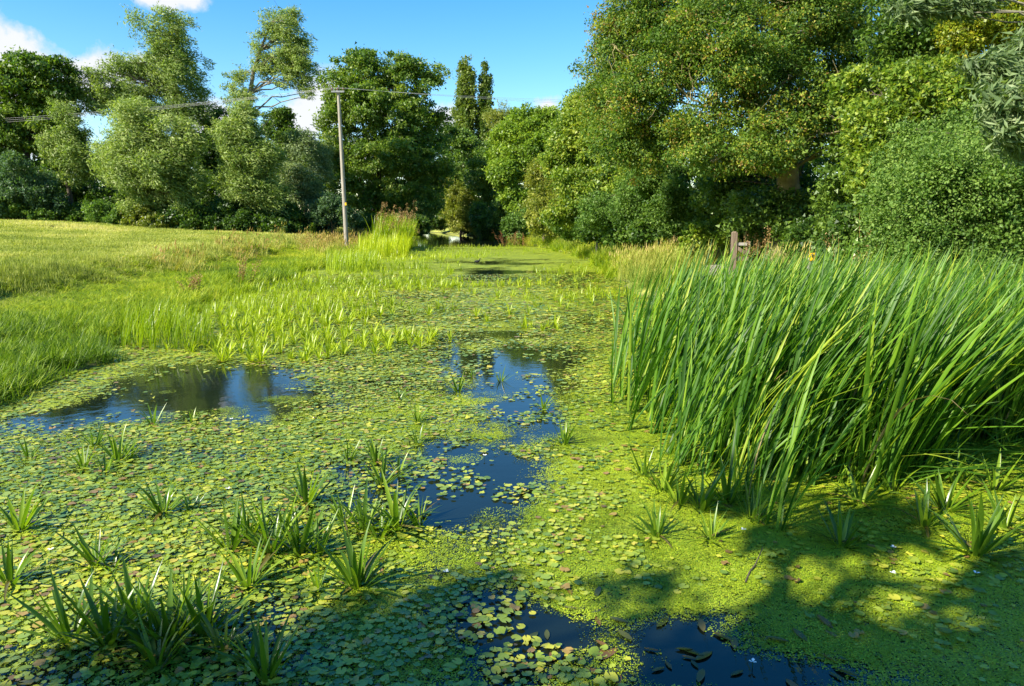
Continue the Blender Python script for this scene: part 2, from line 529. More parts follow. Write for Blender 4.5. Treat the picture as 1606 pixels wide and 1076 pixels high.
def weed_cover(x, y):
    """0..1 cover of duckweed and tiny floating plants"""
    px, py = photo_xy(x, y)
    c = np.zeros(np.shape(x)) + .52
    c += .8 * sstep(870, 950, px + .25 * (py - 640)) * sstep(520, 600, py) * (1 - sstep(760, 860, py) * .15)
    c += .75 * blob(px, py, 950, 860, 150, 90) + .9 * blob(px, py, 900, 890, 60, 30, .4) + .8 * blob(px, py, 1000, 940, 100, 34)
    c += .6 * blob(px, py, 730, 700, 150, 40) + .45 * blob(px, py, 640, 980, 150, 90) + .35 * blob(px, py, 350, 1060, 200, 30) + .6 * blob(px, py, 1050, 1040, 40, 20)
    c += .55 * (1 - sstep(440, 520, py))                       # far carpet
    c += .35 * blob(px, py, 200, 560, 260, 30, -.3) + .5 * blob(px, py, 120, 600, 180, 22, -.25)
    c -= 1.35 * blob(px, py, 1070, 985, 140, 44) + 1.35 * blob(px, py, 1190, 1060, 270, 42) + 1.2 * blob(px, py, 860, 985, 80, 46)
    c -= .45 * np.clip(n2(x, y, 3.1, 0), 0, 1) * sstep(860, 960, px) * (py > 720)
    c -= .9 * blob(px, py, 300, 612, 165, 44) + .6 * blob(px, py, 90, 655, 130, 20, -.12)
    c -= .5 * blob(px, py, 740, 770, 150, 100, -.3) + .5 * blob(px, py, 830, 600, 70, 30)
    c -= .46 * np.clip(1 + .9 * n2(x, y, 3.3, 0), 0, 2) * np.exp(-((px - np.interp(py, [520, 600, 700, 760, 820, 880, 1076], [790, 820, 790, 800, 770, 740, 800])) / 90) ** 2) * (py > 520)
    # darker open leads far up the channel
    c -= .9 * blob(px, py, 790, 414, 70, 3.5) + .95 * blob(px, py, 770, 432, 50, 12) + .6 * blob(px, py, 900, 440, 60, 14) + .6 * blob(px, py, 640, 462, 80, 9)
    c -= 1.5 * (1 - sstep(384, 389, py))                       # open far reach of water
    c += (py < 470) * (.45 * n2(x * .35, y * .9, 1.0, 2) - .10)
    c += .28 * n2(x, y, 1.3, 1) + .2 * n2(x, y, 4.0, 2) + .14 * n2(x, y, 11.0, 0)
    return np.clip(c, 0, .76)


def weed_material():
    m = bpy.data.materials.new('duckweed')
    m.use_nodes = True
    nt = m.node_tree
    nt.nodes.clear()
    L = nt.links.new
    out = NN(nt, 'ShaderNodeOutputMaterial')
    geo = NN(nt, 'ShaderNodeNewGeometry')
    cov = NN(nt, 'ShaderNodeAttribute', attribute_name='tint').outputs['Fac']
    vo = NN(nt, 'ShaderNodeTexVoronoi'); vo.inputs['Scale'].default_value = 95; vo.voronoi_dimensions = '2D'
    L(geo.outputs['Position'], vo.inputs['Vector'])
    nf = NN(nt, 'ShaderNodeTexNoise'); nf.inputs['Scale'].default_value = 22; nf.inputs['Detail'].default_value = 6; nf.inputs['Roughness'].default_value = .7
    L(geo.outputs['Position'], nf.inputs['Vector'])
    nl = NN(nt, 'ShaderNodeTexNoise'); nl.inputs['Scale'].default_value = 2.2; nl.inputs['Detail'].default_value = 4
    L(geo.outputs['Position'], nl.inputs['Vector'])
    sepc = NN(nt, 'ShaderNodeSeparateColor'); L(vo.outputs['Color'], sepc.inputs[0])
    # alpha: cover + noise + per-frond randomness, fronds are round
    s = mathn(nt, 'ADD', cov, mathn(nt, 'MULTIPLY', mathn(nt, 'SUBTRACT', nf.outputs[0], .5), 2.4))
    s = mathn(nt, 'ADD', s, mathn(nt, 'MULTIPLY', mathn(nt, 'SUBTRACT', sepc.outputs[0], .5), .45))
    s = mathn(nt, 'SUBTRACT', s, mathn(nt, 'MULTIPLY', vo.outputs['Distance'], .35))
    al = mathn(nt, 'MULTIPLY', mathn(nt, 'SUBTRACT', s, .34), 14.0, clamp=True)
    c = mathn(nt, 'ADD', mathn(nt, 'MULTIPLY', sepc.outputs[1], .5), mathn(nt, 'MULTIPLY', mathn(nt, 'SUBTRACT', nl.outputs[0], .12), .95))
    col = ramp(nt, c, [(0.2, (.06, .10, .010)), (0.5, (.16, .22, .014)), (0.85, (.36, .42, .020))])
    bs = NN(nt, 'ShaderNodeBsdfPrincipled')
    L(col, bs.inputs['Base Color'])
    bs.inputs['Roughness'].default_value = .42
    bs.inputs['Specular IOR Level'].default_value = .35
    b = NN(nt, 'ShaderNodeBump'); b.inputs['Strength'].default_value = .9; b.inputs['Distance'].default_value = .006
    hh = mathn(nt, 'SUBTRACT', mathn(nt, 'MULTIPLY', nf.outputs[0], 2.0), vo.outputs['Distance'])
    L(hh, b.inputs['Height']); L(b.outputs[0], bs.inputs['Normal'])
    tr = NN(nt, 'ShaderNodeBsdfTransparent')
    mx = NN(nt, 'ShaderNodeMixShader')
    L(al, mx.inputs[0]); L(tr.outputs[0], mx.inputs[1]); L(bs.outputs[0], mx.inputs[2])
    L(mx.outputs[0], out.inputs[0])
    return m


wx = axis([(-11, 7.2, .12)])
wy = axis([(2.6, 14, .10), (14, 30, .25), (30, 72, .6)])


def weed_keep(c):
    return (weed_cover(c[:, 0], c[:, 1]) > .10) & (c[:, 0] > xl(c[:, 1]) - .3) & (c[:, 0] < xr(c[:, 1]) + .3)


v, f = grid_mesh('duckweed', wx, wy, lambda X, Y: X * 0 + .004, keep=weed_keep)
weed = link('duckweed', fast_mesh('duckweed', v, f, tint=weed_cover(v[:, 0], v[:, 1])), weed_material())
tag(weed, 'bright yellow green duckweed carpet floating on the water', 'duckweed', kind='stuff')

# ------------------------------------------------------------------ floating pads
NPV = 9


def pad_local(n, rng):
    """n pads of unit radius: (n, NPV+1, 3) verts; fan of triangles with a notch"""
    a0 = .22
    ang = np.linspace(a0, 2 * math.pi - a0, NPV)[None, :].repeat(n, 0)
    r = 1 + .10 * rng.normal(size=(n, NPV))
    v = np.zeros((n, NPV + 1, 3))
    v[:, 1:, 0] = np.cos(ang) * r
    v[:, 1:, 1] = np.sin(ang) * r * rng.uniform(.8, 1.0, (n, 1))
    v[:, 1:, 2] = .06 + .10 * rng.normal(size=(n, NPV)) * rng.choice([.3, 1.0, 2.2], (n, 1), p=[.6, .32, .08])
    v[:, 0, 0] = .12
    return v


PF = np.array([[0, i, i + 1] for i in range(1, NPV)])


def pad_place(v, x, y, r, yaw, z, rng):
    n = len(x)
    v = v * r[:, None, None]
    tx = rng.normal(size=n) * .05; ty = rng.normal(size=n) * .05
    v[:, :, 2] += v[:, :, 0] * tx[:, None] + v[:, :, 1] * ty[:, None]
    c, s = np.cos(yaw)[:, None], np.sin(yaw)[:, None]
    X = v[:, :, 0] * c - v[:, :, 1] * s + x[:, None]
    Y = v[:, :, 0] * s + v[:, :, 1] * c + y[:, None]
    return np.stack([X, Y, v[:, :, 2] + z[:, None]], 2)


def pad_tints(x, y, rng):
    t = .46 + .13 * n2(x, y, .9, 2) + .25 * rng.normal(size=len(x))
    px, py = photo_xy(x, y)
    t += .16 * blob(px, py, 150, 900, 260, 110)
    t = np.clip(t, .02, .83)
    k = rng.random(len(x))
    t = np.where(k < .09, rng.uniform(.86, 1, len(x)), t)
    return t


def scatter_pads():
    rng = np.random.default_rng(11)
    X, Y, Rr = [], [], []
    for (y0, y1, pitch, rad) in ((2.7, 5.5, .041, .0205), (5.5, 9.5, .043, .0215), (9.5, 14.0, .062, .029), (14.0, 27.0, .095, .042)):
        xs = np.arange(-9, 7, pitch); ys = np.arange(y0, y1, pitch * .87)
        A, B = np.meshgrid(xs, ys)
        A = A + (np.arange(len(ys)) % 2)[:, None] * pitch / 2
        A = (A + rng.normal(size=A.shape) * pitch * .28).ravel(); B = (B + rng.normal(size=B.shape) * pitch * .28).ravel()
        px, py = photo_xy(A, B)
        ok = (A > xl(B) + .05) & (A < xr(B) - .05) & (px > -90) & (px < 1700) & (py < 1130)
        ok &= rng.random(len(A)) < pad_cover(A, B) ** 1.1
        A, B = A[ok], B[ok]
        X.append(A); Y.append(B)
        Rr.append(rad * np.clip(rng.normal(1, .38, len(A)), .35, 1.75))
    X = np.concatenate(X); Y = np.concatenate(Y); Rr = np.concatenate(Rr)
    return X, Y, Rr, rng


X, Y, Rr, rng = scatter_pads()
px, py = photo_xy(X, Y)
inview = (px > 5) & (px < 1600) & (py < 1068)
order = np.argsort(-(Rr / Y) * inview)
solo, rest = order[:300], order[300:]
print('pads', len(X))
z = .008 + .014 * rng.random(len(rest))
pv = pad_place(pad_local(len(rest), rng), X[rest], Y[rest], Rr[rest], rng.uniform(0, 6.28, len(rest)), z, rng)
tn = np.repeat(pad_tints(X[rest], Y[rest], rng), NPV + 1)
ff = (PF[None] + (np.arange(len(rest)) * (NPV + 1))[:, None, None]).reshape(-1, 3)
pads = link('floating_pads', fast_mesh('floating_pads', pv.reshape(-1, 3), ff, tint=tn, smooth=True), M['pad'])
tag(pads, 'thousands of small round floating leaves covering the pond', 'pads', 'floating round pads', 'stuff')
variants = []
for i in range(24):
    vv = pad_local(1, rng)[0]
    t_ = float(np.clip(rng.normal(.36, .2), .03, .83)) if i < 22 else .92
    me = fast_mesh('floating_pad', vv, PF, tint=np.full(NPV + 1, t_), smooth=True)
    me.materials.append(M['pad'])
    variants.append(me)
for j, i in enumerate(solo):
    o = link('floating_pad', variants[int(rng.integers(0, 24))])
    o.location = (X[i], Y[i], .010 + .014 * rng.random())
    o.scale = (Rr[i],) * 3
    o.rotation_euler = (rng.normal() * .05, rng.normal() * .05, rng.uniform(0, 6.28))
    tag(o, 'small round floating leaf on the near water, one of many alike', 'pad', 'floating round pads')


# ------------------------------------------------------------------ blades
def blade_template(L=1.0, w=.03, bend=.5, segs=6, lean=0.0, fold=.25, tip=.55, power=1.6, twist=0.0):
    """blade from the origin up +Z, bending towards +X; returns verts (3*(segs+1),3)"""
    t = np.linspace(0, 1, segs + 1)
    ang = lean + bend * t ** power
    ds = L / segs
    am = (ang[:-1] + ang[1:]) / 2
    x = np.concatenate([[0], np.cumsum(np.sin(am) * ds)])
    zz = np.concatenate([[0], np.cumsum(np.cos(am) * ds)])
    wd = w * np.where(t < tip, .75 + .25 * (t / tip), np.maximum(1 - ((t - tip) / (1 - tip)) ** 1.6, .04))
    nx, nz = np.cos(ang), -np.sin(ang)
    tw = twist * t
    v = []
    for i in range(segs + 1):
        c, s = math.cos(tw[i]), math.sin(tw[i])
        side = np.array([nx[i] * s, c, nz[i] * s])
        nrm = np.array([nx[i] * c, -s, nz[i] * c])
        ctr = np.array([x[i], 0, zz[i]])
        v += [ctr - side * wd[i] / 2 + nrm * fold * wd[i] * -.5, ctr, ctr + side * wd[i] / 2 + nrm * fold * wd[i] * -.5]
    return np.array(v)


def blade_faces(segs):
    f = []
    for i in range(segs):
        a = i * 3
        f += [[a, a + 1, a + 4, a + 3], [a + 1, a + 2, a + 5, a + 4]]
    return np.array(f)


def join_blades(templates, idx, mats, tints, segs):
    """templates list, idx (N,), mats (N,3,4) -> verts, faces, tint"""
    T = np.stack(templates)                       # K,V,3
    V = T[idx]                                    # N,V,3
    out = np.einsum('nij,nvj->nvi', mats[:, :, :3], V) + mats[:, None, :, 3]
    n, k = V.shape[0], V.shape[1]
    F = blade_faces(segs)
    ff = (F[None] + (np.arange(n) * k)[:, None, None]).reshape(-1, 4)
    return out.reshape(-1, 3), ff, np.repeat(tints, k)


def mat34(loc, yaw, tilt, scale):
    """rotate by tilt about Y (towards +X) then yaw about Z"""
    n = len(yaw)
    cy, sy, ct, st = np.cos(yaw), np.sin(yaw), np.cos(tilt), np.sin(tilt)
    m = np.zeros((n, 3, 4))
    m[:, 0, 0] = cy * ct; m[:, 0, 1] = -sy; m[:, 0, 2] = cy * st
    m[:, 1, 0] = sy * ct; m[:, 1, 1] = cy;  m[:, 1, 2] = sy * st
    m[:, 2, 0] = -st;     m[:, 2, 1] = 0;   m[:, 2, 2] = ct
    m[:, :, :3] *= np.asarray(scale)[:, None, None]
    m[:, :, 3] = loc
    return m


# ------------------------------------------------------------------ water soldier rosettes
SS = 6
sold_T = [blade_template(.36, w, b, SS, 0, .35, .35, 1.4) for w, b in ((.030, .2), (.026, .45), (.033, .1), (.026, .7), (.030, .3), (.023, .12), (.031, .55), (.027, .95))]
sold_me = []
for i, T in enumerate(sold_T):
    for t_ in (.2, .5, .85):
        me = fast_mesh('leaf', T, blade_faces(SS), tint=np.full(len(T), t_) + np.repeat(np.linspace(.12, -.12, SS + 1), 3), smooth=True)
        me.materials.append(M['soldier'])
        sold_me.append(me)


sold_dead = []
for T in (sold_T[1], sold_T[3], sold_T[5]):
    me = fast_mesh('withered_leaf', T, blade_faces(SS), tint=np.full(len(T), .6), smooth=True)
    me.materials.append(M['pondweed'])
    sold_dead.append(me)


def rosette_params(n, rng, spread=1.0):
    yaw = np.arange(n) * 2.4 + rng.normal(size=n) * .3
    k = np.linspace(0, 1, n)
    tilt = (.16 + 1.08 * k ** .95) * spread + rng.normal(size=n) * .09
    sc_ = (1.0 - .25 * k) * rng.uniform(.72, 1.12, n)
    return yaw, tilt, sc_


# photo position of the foot of each near plant: (px, py, size, leaves, label)
FRONT = [
    (362, 862, .95, 13, 'outer left plant of the large middle clump, leaning left'),
    (445, 838, .95, 14, 'plant at the back of the large middle clump'),
    (500, 868, .9, 13, 'dark plant at the right foot of the large middle clump'),
    (412, 838, .85, 13, 'sunlit plant at the upper edge of the large middle clump'),
    (595, 842, .9, 13, 'plant filling the gap between the sunlit yellow pair'),
    (655, 822, .8, 12, 'small sunlit plant at the right end of the yellow pair'),
    (540, 820, .8, 12, 'sunlit plant between the middle clump and the yellow pair'),
    (548, 722, .7, 12, 'left neighbour of the upright plant above the middle clumps'),
    (625, 742, .65, 11, 'thin plant right of the two plants above the yellow pair'),
    (205, 715, .7, 12, 'right plant of the sunlit cluster below the blue pond'),
    (165, 740, .65, 11, 'lowest plant of the sunlit cluster below the blue pond'),
    (140, 975, 1.0, 13, 'dark plant at the back left of the lowest shaded clump'),
    (290, 960, 1.0, 15, 'dark plant at the back right of the lowest shaded clump'),
    (240, 1020, 1.0, 15, 'dark plant in the front middle of the lowest shaded clump'),
    (350, 1020, .9, 12, 'low dark plant right of the lowest shaded clump'),
    (395, 1040, .9, 11, 'left neighbour of the plant with sunlit leaf edges'),
    (300, 800, .6, 9, 'tiny plant right of the lone plant in the sunlit pads'),
    (175, 893, .7, 9, 'right neighbour of the small plant in yellow pads'),
    (1180, 815, .8, 14, 'low spiky plant at the foot of the front reed tuft'),
    (1140, 790, .9, 14, 'spiky plant under the reeds right of the bushy one'),
    (1065, 790, .8, 13, 'spiky plant under the reeds left of the bushy one'),
    (1450, 825, .9, 14, 'spiky plant left of the large one at the right front of the reeds'),
    (1575, 830, 1.0, 15, 'spiky plant near the right picture edge behind the large one'),
    (1500, 760, .9, 14, 'spiky plant deep among the right reeds'),
    (1350, 790, .8, 12, 'spiky plant left of the sunlit one among fallen reed leaves'),
    (1560, 770, .9, 13, 'shaded spiky plant at the far right among the reeds'),
    (1010, 745, .8, 12, 'low yellow plant just outside the left foot of the reeds'),
    (255, 805, .95, 16, 'spiky water plant alone in sunlit pads left of the middle clumps'),
    (30, 830, .95, 14, 'spiky water plant at the left edge of the sunlit pads'),
    (150, 885, .90, 13, 'small spiky water plant in yellow pads left of the big dark clump'),
    (15, 915, .95, 13, 'spiky water plant lowest at the left picture edge'),
    (150, 700, .80, 14, 'upper plant of the sunlit cluster just below the open blue pond, left one'),
    (185, 722, .85, 16, 'wide sunlit spiky plant in the middle of the cluster below the blue pond'),
    (130, 733, .70, 12, 'low yellow spiky plant on the left of the cluster below the blue pond'),
    (45, 720, .60, 10, 'small flat spiky plant left of the sunlit cluster below the pond'),
    (240, 665, .60, 12, 'spiky plant standing against the blue pond, left of two'),
    (300, 660, .60, 13, 'spiky plant standing against the blue pond, right of two'),
    (480, 790, .95, 15, 'spiky plant behind the middle clump, standing clear to its upper right'),
    (390, 850, 1.0, 18, 'bright upper left plant of the large middle clump'),
    (425, 868, 1.0, 18, 'dark plant in the centre of the large middle clump'),
    (470, 870, 1.05, 18, 'dark plant at the right of the large middle clump'),
    (570, 830, 1.0, 18, 'sunlit yellow plant right of the middle clump, left of a pair'),
    (622, 828, 1.0, 18, 'sunlit yellow plant right of the middle clump, right of a pair'),
    (560, 920, 1.1, 20, 'large dark plant standing alone right of the shaded clump'),
    (388, 920, .95, 15, 'dark plant between the middle clump and the lowest shaded clump'),
    (495, 925, .60, 9, 'small dark tuft left of the large lone dark plant'),
    (590, 725, .85, 16, 'spiky plant above the middle clumps with many upright leaves'),
    (600, 762, .85, 14, 'spiky plant just below another one above the yellow pair'),
    (655, 662, .75, 13, 'upper of two spiky plants in line near the blue channel'),
    (655, 695, .70, 12, 'lower of two spiky plants in line near the blue channel'),
    (718, 615, .75, 14, 'bright spiky plant at the edge of the open blue water'),
    (785, 598, .55, 10, 'small bright spiky plant inside the open blue water'),
    (740, 590, .55, 9, 'small spiky plant behind the bright one at the blue water'),
    (852, 642, .65, 11, 'thin spiky plant on the right side of the open blue water'),
    (885, 697, .75, 14, 'spiky plant left of the tall reeds on green pads'),
    (110, 1000, 1.15, 14, 'dark plant at the left end of the lowest shaded clump'),
    (170, 1010, 1.25, 20, 'large dark plant second from the left in the lowest shaded clump'),
    (215, 985, 1.25, 22, 'tallest dark plant in the lowest shaded clump'),
    (265, 1010, 1.25, 22, 'dark plant at the centre right of the lowest shaded clump'),
    (320, 995, 1.2, 18, 'dark plant at the right end of the lowest shaded clump'),
    (245, 1045, .95, 16, 'small dark plant in front of the lowest shaded clump'),
    (418, 1062, 1.25, 15, 'plant with sunlit leaf edges right of the lowest shaded clump'),
    (1030, 840, .75, 16, 'dark spiky plant on the duckweed below the tall reeds'),
    (1115, 845, .60, 12, 'low dark spiky plant right of another one below the reeds'),
    (1320, 855, .95, 15, 'spiky plant in duckweed in front of the tall reeds'),
    (1530, 870, 1.25, 18, 'large spiky plant at the right front of the tall reeds'),
    (1480, 800, 1.1, 16, 'spiky plant behind the large one at the right front of the reeds'),
    (1100, 800, 1.0, 16, 'bushy spiky plant at the foot of the reeds'),
    (1040, 770, .9, 15, 'yellow spiky plant at the left foot of the reeds'),
    (1400, 770, 1.0, 14, 'sunlit spiky plant among fallen reed leaves'),
    (632, 550, .55, 10, 'small sunlit spiky plant alone above the open channel'),
    (590, 572, .5, 9, 'small low spiky plant alone on grey green pads'),
    (625, 625, .5, 9, 'low spiky plant with spread leaves on pads left of the blue water'),
]
rng = np.random.default_rng(21)
for (px_, py_, s, n, lab) in FRONT:
    p = G(px_, py_, 0)
    s *= 1.12 if py_ < 940 else .93
    n = int(n * 1.6)
    root = empty('water_soldier', p, lab, 'water plant', 'spiky water plants on the near water', rng.uniform(0, 6.28))
    s *= rng.uniform(.85, 1.15)
    yaw, tilt, sc_ = rosette_params(n, rng)
    lx, ly = rng.normal() * .12 + .05, rng.normal() * .12
    root.rotation_euler = (lx, ly, root.rotation_euler[2])
    dim = .2 if py_ > 850 else 0  # lowest plants pick darker leaves, the near shade put into their colour
    for i in range(n):
        if i >= n - 2 and rng.random() < .6:
            o = link('withered_leaf', sold_dead[int(rng.integers(0, 3))], None, root)
            o.rotation_euler = (0, rng.uniform(1.25, 1.5), yaw[i]); o.scale = (s * .85,) * 3; o.location = (0, 0, .02)
            continue
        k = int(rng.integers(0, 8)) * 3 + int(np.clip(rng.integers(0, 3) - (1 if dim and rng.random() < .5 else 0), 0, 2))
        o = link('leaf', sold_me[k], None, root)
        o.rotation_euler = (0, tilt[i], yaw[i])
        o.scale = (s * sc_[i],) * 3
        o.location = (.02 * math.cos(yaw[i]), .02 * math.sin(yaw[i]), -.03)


# mid and far rosettes
def soldier_density(x, y):
    px, py = photo_xy(x, y)
    d = 1.0 * blob(px, py, 430, 500, 150, 55, -.15) + .9 * blob(px, py, 560, 450, 150, 35) + .9 * blob(px, py, 640, 420, 150, 24)
    d += .8 * blob(px, py, 700, 398, 150, 10) + .55 * blob(px, py, 870, 455, 110, 18) + .9 * blob(px, py, 945, 468, 45, 9) + .65 * blob(px, py, 860, 497, 80, 13)
    d += .7 * blob(px, py, 850, 513, 45, 7) + .8 * blob(px, py, 668, 520, 42, 6) + .8 * blob(px, py, 620, 535, 60, 10) + .9 * blob(px, py, 740, 480, 35, 6)
    d += .7 * blob(px, py, 640, 386, 140, 4) + .8 * blob(px, py, 410, 540, 80, 16) + .7 * blob(px, py, 520, 540, 60, 10) + .5 * blob(px, py, 880, 425, 90, 9)
    d -= 1.2 * blob(px, py, 770, 432, 50, 12) + 1.0 * blob(px, py, 640, 468, 90, 10) + 1.5 * blob(px, py, 790, 412, 80, 6) + .9 * blob(px, py, 850, 404, 90, 5)
    d *= (py > 386) & (py < 570)
    d *= 1 - .45 * sstep(600, 680, px) * (py > 410)
    d += .8 * n2(x, y, 1.5, 2) * (d > .12)
    return np.clip(d, 0, 1)


def scatter_rosettes():
    rng = np.random.default_rng(31)
    xs, ys = [], []
    for y0, y1, pitch in ((9, 24, .27), (24, 62, .46)):
        A, B = np.meshgrid(np.arange(-11, 6, pitch), np.arange(y0, y1, pitch))
        A = (A + rng.normal(size=A.shape) * pitch * .4).ravel(); B = (B + rng.normal(size=B.shape) * pitch * .4).ravel()
        ok = (A > xl(B) - .25) & (A < xr(B) + .1) & (rng.random(len(A)) < soldier_density(A, B) * 1.15)
        xs.append(A[ok]); ys.append(B[ok])
    return np.concatenate(xs), np.concatenate(ys), rng


X, Y, rng = scatter_rosettes()
print('rosettes', len(X))
o_ = np.argsort(Y)
X, Y = X[o_], Y[o_]
SF = 3
far_T = [blade_template(.36, w, b, SF, 0, .3, .35, 1.4) for w, b in ((.034, .25), (.030, .6), (.036, .1), (.030, .9))]


def ros_arrays(x, y, s, n, rng, z0=-.03):
    yaw, tilt, sc_ = rosette_params(n, rng, 1.0)
    loc = np.tile(np.array([[x, y, z0]]), (n, 1))
    return loc, yaw, tilt, sc_ * s


ros_me = []
for i in range(10):
    n = 17
    loc, yaw, tilt, s_ = ros_arrays(0, 0, 1.0, n, rng)
    v, f, t = join_blades(far_T, rng.integers(0, 4, n), mat34(loc, yaw, tilt, s_), np.clip(rng.normal(.45 + .05 * (i % 4), .16, n), 0, 1), SF)
    me = fast_mesh('water_soldier', v, f, tint=t, smooth=True)
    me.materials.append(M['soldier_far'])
    ros_me.append(me)
NS = min(250, len(X))
for i in range(NS):
    o = link('water_soldier', ros_me[int(rng.integers(0, 10))])
    o.location = (X[i], Y[i], 0)
    o.rotation_euler = (rng.normal() * .08, rng.normal() * .08, rng.uniform(0, 6.28))
    s = rng.uniform(.6, 1.05) * (1 + .008 * max(0, Y[i] - 12))
    o.scale = (s, s, s)
    tag(o, 'bright spiky rosette in the sunlit bed by the left bank and mid channel', 'water plant', 'spiky water plants in the mid channel bed')
locs, yaws, tilts, scs = [], [], [], []
for i in range(NS, len(X)):
    a, b, c, d = ros_arrays(X[i], Y[i], rng.uniform(.6, .95) * (1 + .008 * (Y[i] - 12)) * (.7 if Y[i] > 38 else 1), 10, rng)
    locs.append(a); yaws.append(b); tilts.append(c); scs.append(d)
locs = np.concatenate(locs); yaws = np.concatenate(yaws) + rng.uniform(0, 6, len(locs)); tilts = np.concatenate(tilts); scs = np.concatenate(scs)
v, f, t = join_blades(far_T, rng.integers(0, 4, len(locs)), mat34(locs, yaws, tilts, scs),
                      np.clip(.5 + .25 * n2(locs[:, 0], locs[:, 1], .5, 1) + rng.normal(size=len(locs)) * .15, 0, 1), SF)
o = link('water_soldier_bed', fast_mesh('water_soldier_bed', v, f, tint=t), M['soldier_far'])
tag(o, 'far bed of bright spiky water plants filling the channel', 'water plants', 'spiky water plants in the mid channel bed', 'stuff')

# ------------------------------------------------------------------ tall reeds on the right
RS = 9
reed_T = []
rng = np.random.default_rng(41)
for i in range(28):
    reed_T.append(blade_template(1.0, rng.uniform(.012, .021), rng.uniform(.08, .55), RS, rng.uniform(-.05, .24), .3, .55, rng.uniform(1.0, 1.7), rng.normal() * .7))
for i in range(6):   # folded-over blades
    reed_T.append(blade_template(1.0, .02, rng.uniform(1.5, 2.1), RS, .15, .3, .55, rng.uniform(1.6, 3.0), rng.normal() * .4))
reed_me = []
for T in reed_T:
    me = fast_mesh('leaf', T, blade_faces(RS), smooth=True)
    me.materials.append(M['reed'])
    reed_me.append(me)


dead_me = []
for T in reed_T[::4] + reed_T[-3:]:
    me = fast_mesh('withered_leaf', T, blade_faces(RS), smooth=True)
    me.materials.append(M['reed_dead'])
    dead_me.append(me)


def reed_clump(label, cx, cy, rx, ry, n_solo, n_mass, h=(1.35, 1.95), wind=1.0, broken=.05, seed=0, cond=None, group='tall reed clumps on the right'):
    rng = np.random.default_rng(seed)
    root = empty('reed_clump', (cx, cy, 0), label, 'reeds', group)
    tot = n_solo + n_mass
    pts = []
    while len(pts) < tot:
        # shoots hold several leaves
        a, r = rng.uniform(0, 6.28), math.sqrt(rng.random())
        x, y = rx * r * math.cos(a), ry * r * math.sin(a)
        if cond is not None and not cond(cx + x, cy + y):
            continue
        for k in range(int(rng.integers(4, 8))):
            pts.append((x + rng.normal() * .025, y + rng.normal() * .025))
    pts = np.array(pts[:tot])
    pts = pts[np.argsort(pts[:, 1])]           # nearest first
    n = len(pts)
    yaw = rng.normal(0, .62 + .9 * (1 - wind), n)
    tilt = rng.normal(.10, .13, n) + .12 * wind
    L = rng.uniform(*h, n)
    idx = rng.integers(0, 28, n)
    br = rng.random(n) < broken
    idx = np.where(br, rng.integers(28, 34, n), idx)
    L = np.where(br, L * .85, L)
    wscale = rng.uniform(.75, 1.25, n)
    for i in range(n_solo):
        dead = rng.random() < .018
        o = link('withered_leaf' if dead else 'leaf', dead_me[int(rng.integers(0, len(dead_me)))] if dead else reed_me[idx[i]], None, root)
        o.location = (pts[i, 0], pts[i, 1], -.05)
        o.rotation_euler = (0, tilt[i], yaw[i])
        o.scale = (L[i], L[i] * wscale[i], L[i])
    if n_mass:
        s = slice(n_solo, n)
        loc = np.column_stack([pts[s], np.full(n - n_solo, -.05)])
        v, f, t = join_blades(reed_T, idx[s], mat34(loc, yaw[s], tilt[s], L[s]), np.clip(rng.random(n - n_solo), 0, 1), RS)
        o = link('massed_leaves', fast_mesh('massed_leaves', v, f, tint=t, smooth=True), M['reed_j'], root)
        o['kind'] = 'stuff'
    return root


p = G(1212, 822)
reed_clump('bright upright reed tuft standing in front of the tall reed stand', p.x, p.y, .13, .12, 20, 0, (1.0, 1.55), .7, .1, 1)
p = G(1180, 790)
reed_clump('short front reed tuft at the foot of the tall stand, left of the bright tuft', p.x - .1, p.y + .1, .22, .15, 24, 0, (.7, 1.2), .7, .1, 2)


reed_clump('ragged low reed leaves along the shaded foot of the tall stand', 2.0, 6.1, .75, .45, 150, 0, (.6, 1.35), .8, .22, 12)


def left_edge(x, y):
    # reed bed outline: its left side runs from the front tip away along the water
    return x > np.interp(y, [5.2, 6.0, 7.0, 8.5, 10, 11.5], [1.75, 1.3, 1.15, 1.15, 1.3, 1.8])


reed_clump('sunlit left edge of the tall reed stand leaning right over the duckweed', 1.9, 8.2, .9, 2.6, 300, 520, (1.25, 1.9), 1.0, .05, 3, left_edge)
reed_clump('dense dark green middle of the tall reed stand blown to the right', 2.9, 7.2, 1.15, 1.5, 300, 1250, (1.45, 2.05), 1.0, .06, 4, left_edge)
reed_clump('rear of the tall reed stand with pale tips against the hedge', 4.0, 9.6, 2.2, 1.9, 300, 1500, (1.5, 2.02), 1.0, .05, 5, left_edge)
reed_clump('more upright reeds at the right edge behind open duckweed', 5.3, 7.6, 1.35, 1.0, 300, 700, (1.3, 1.9), .55, .08, 6)
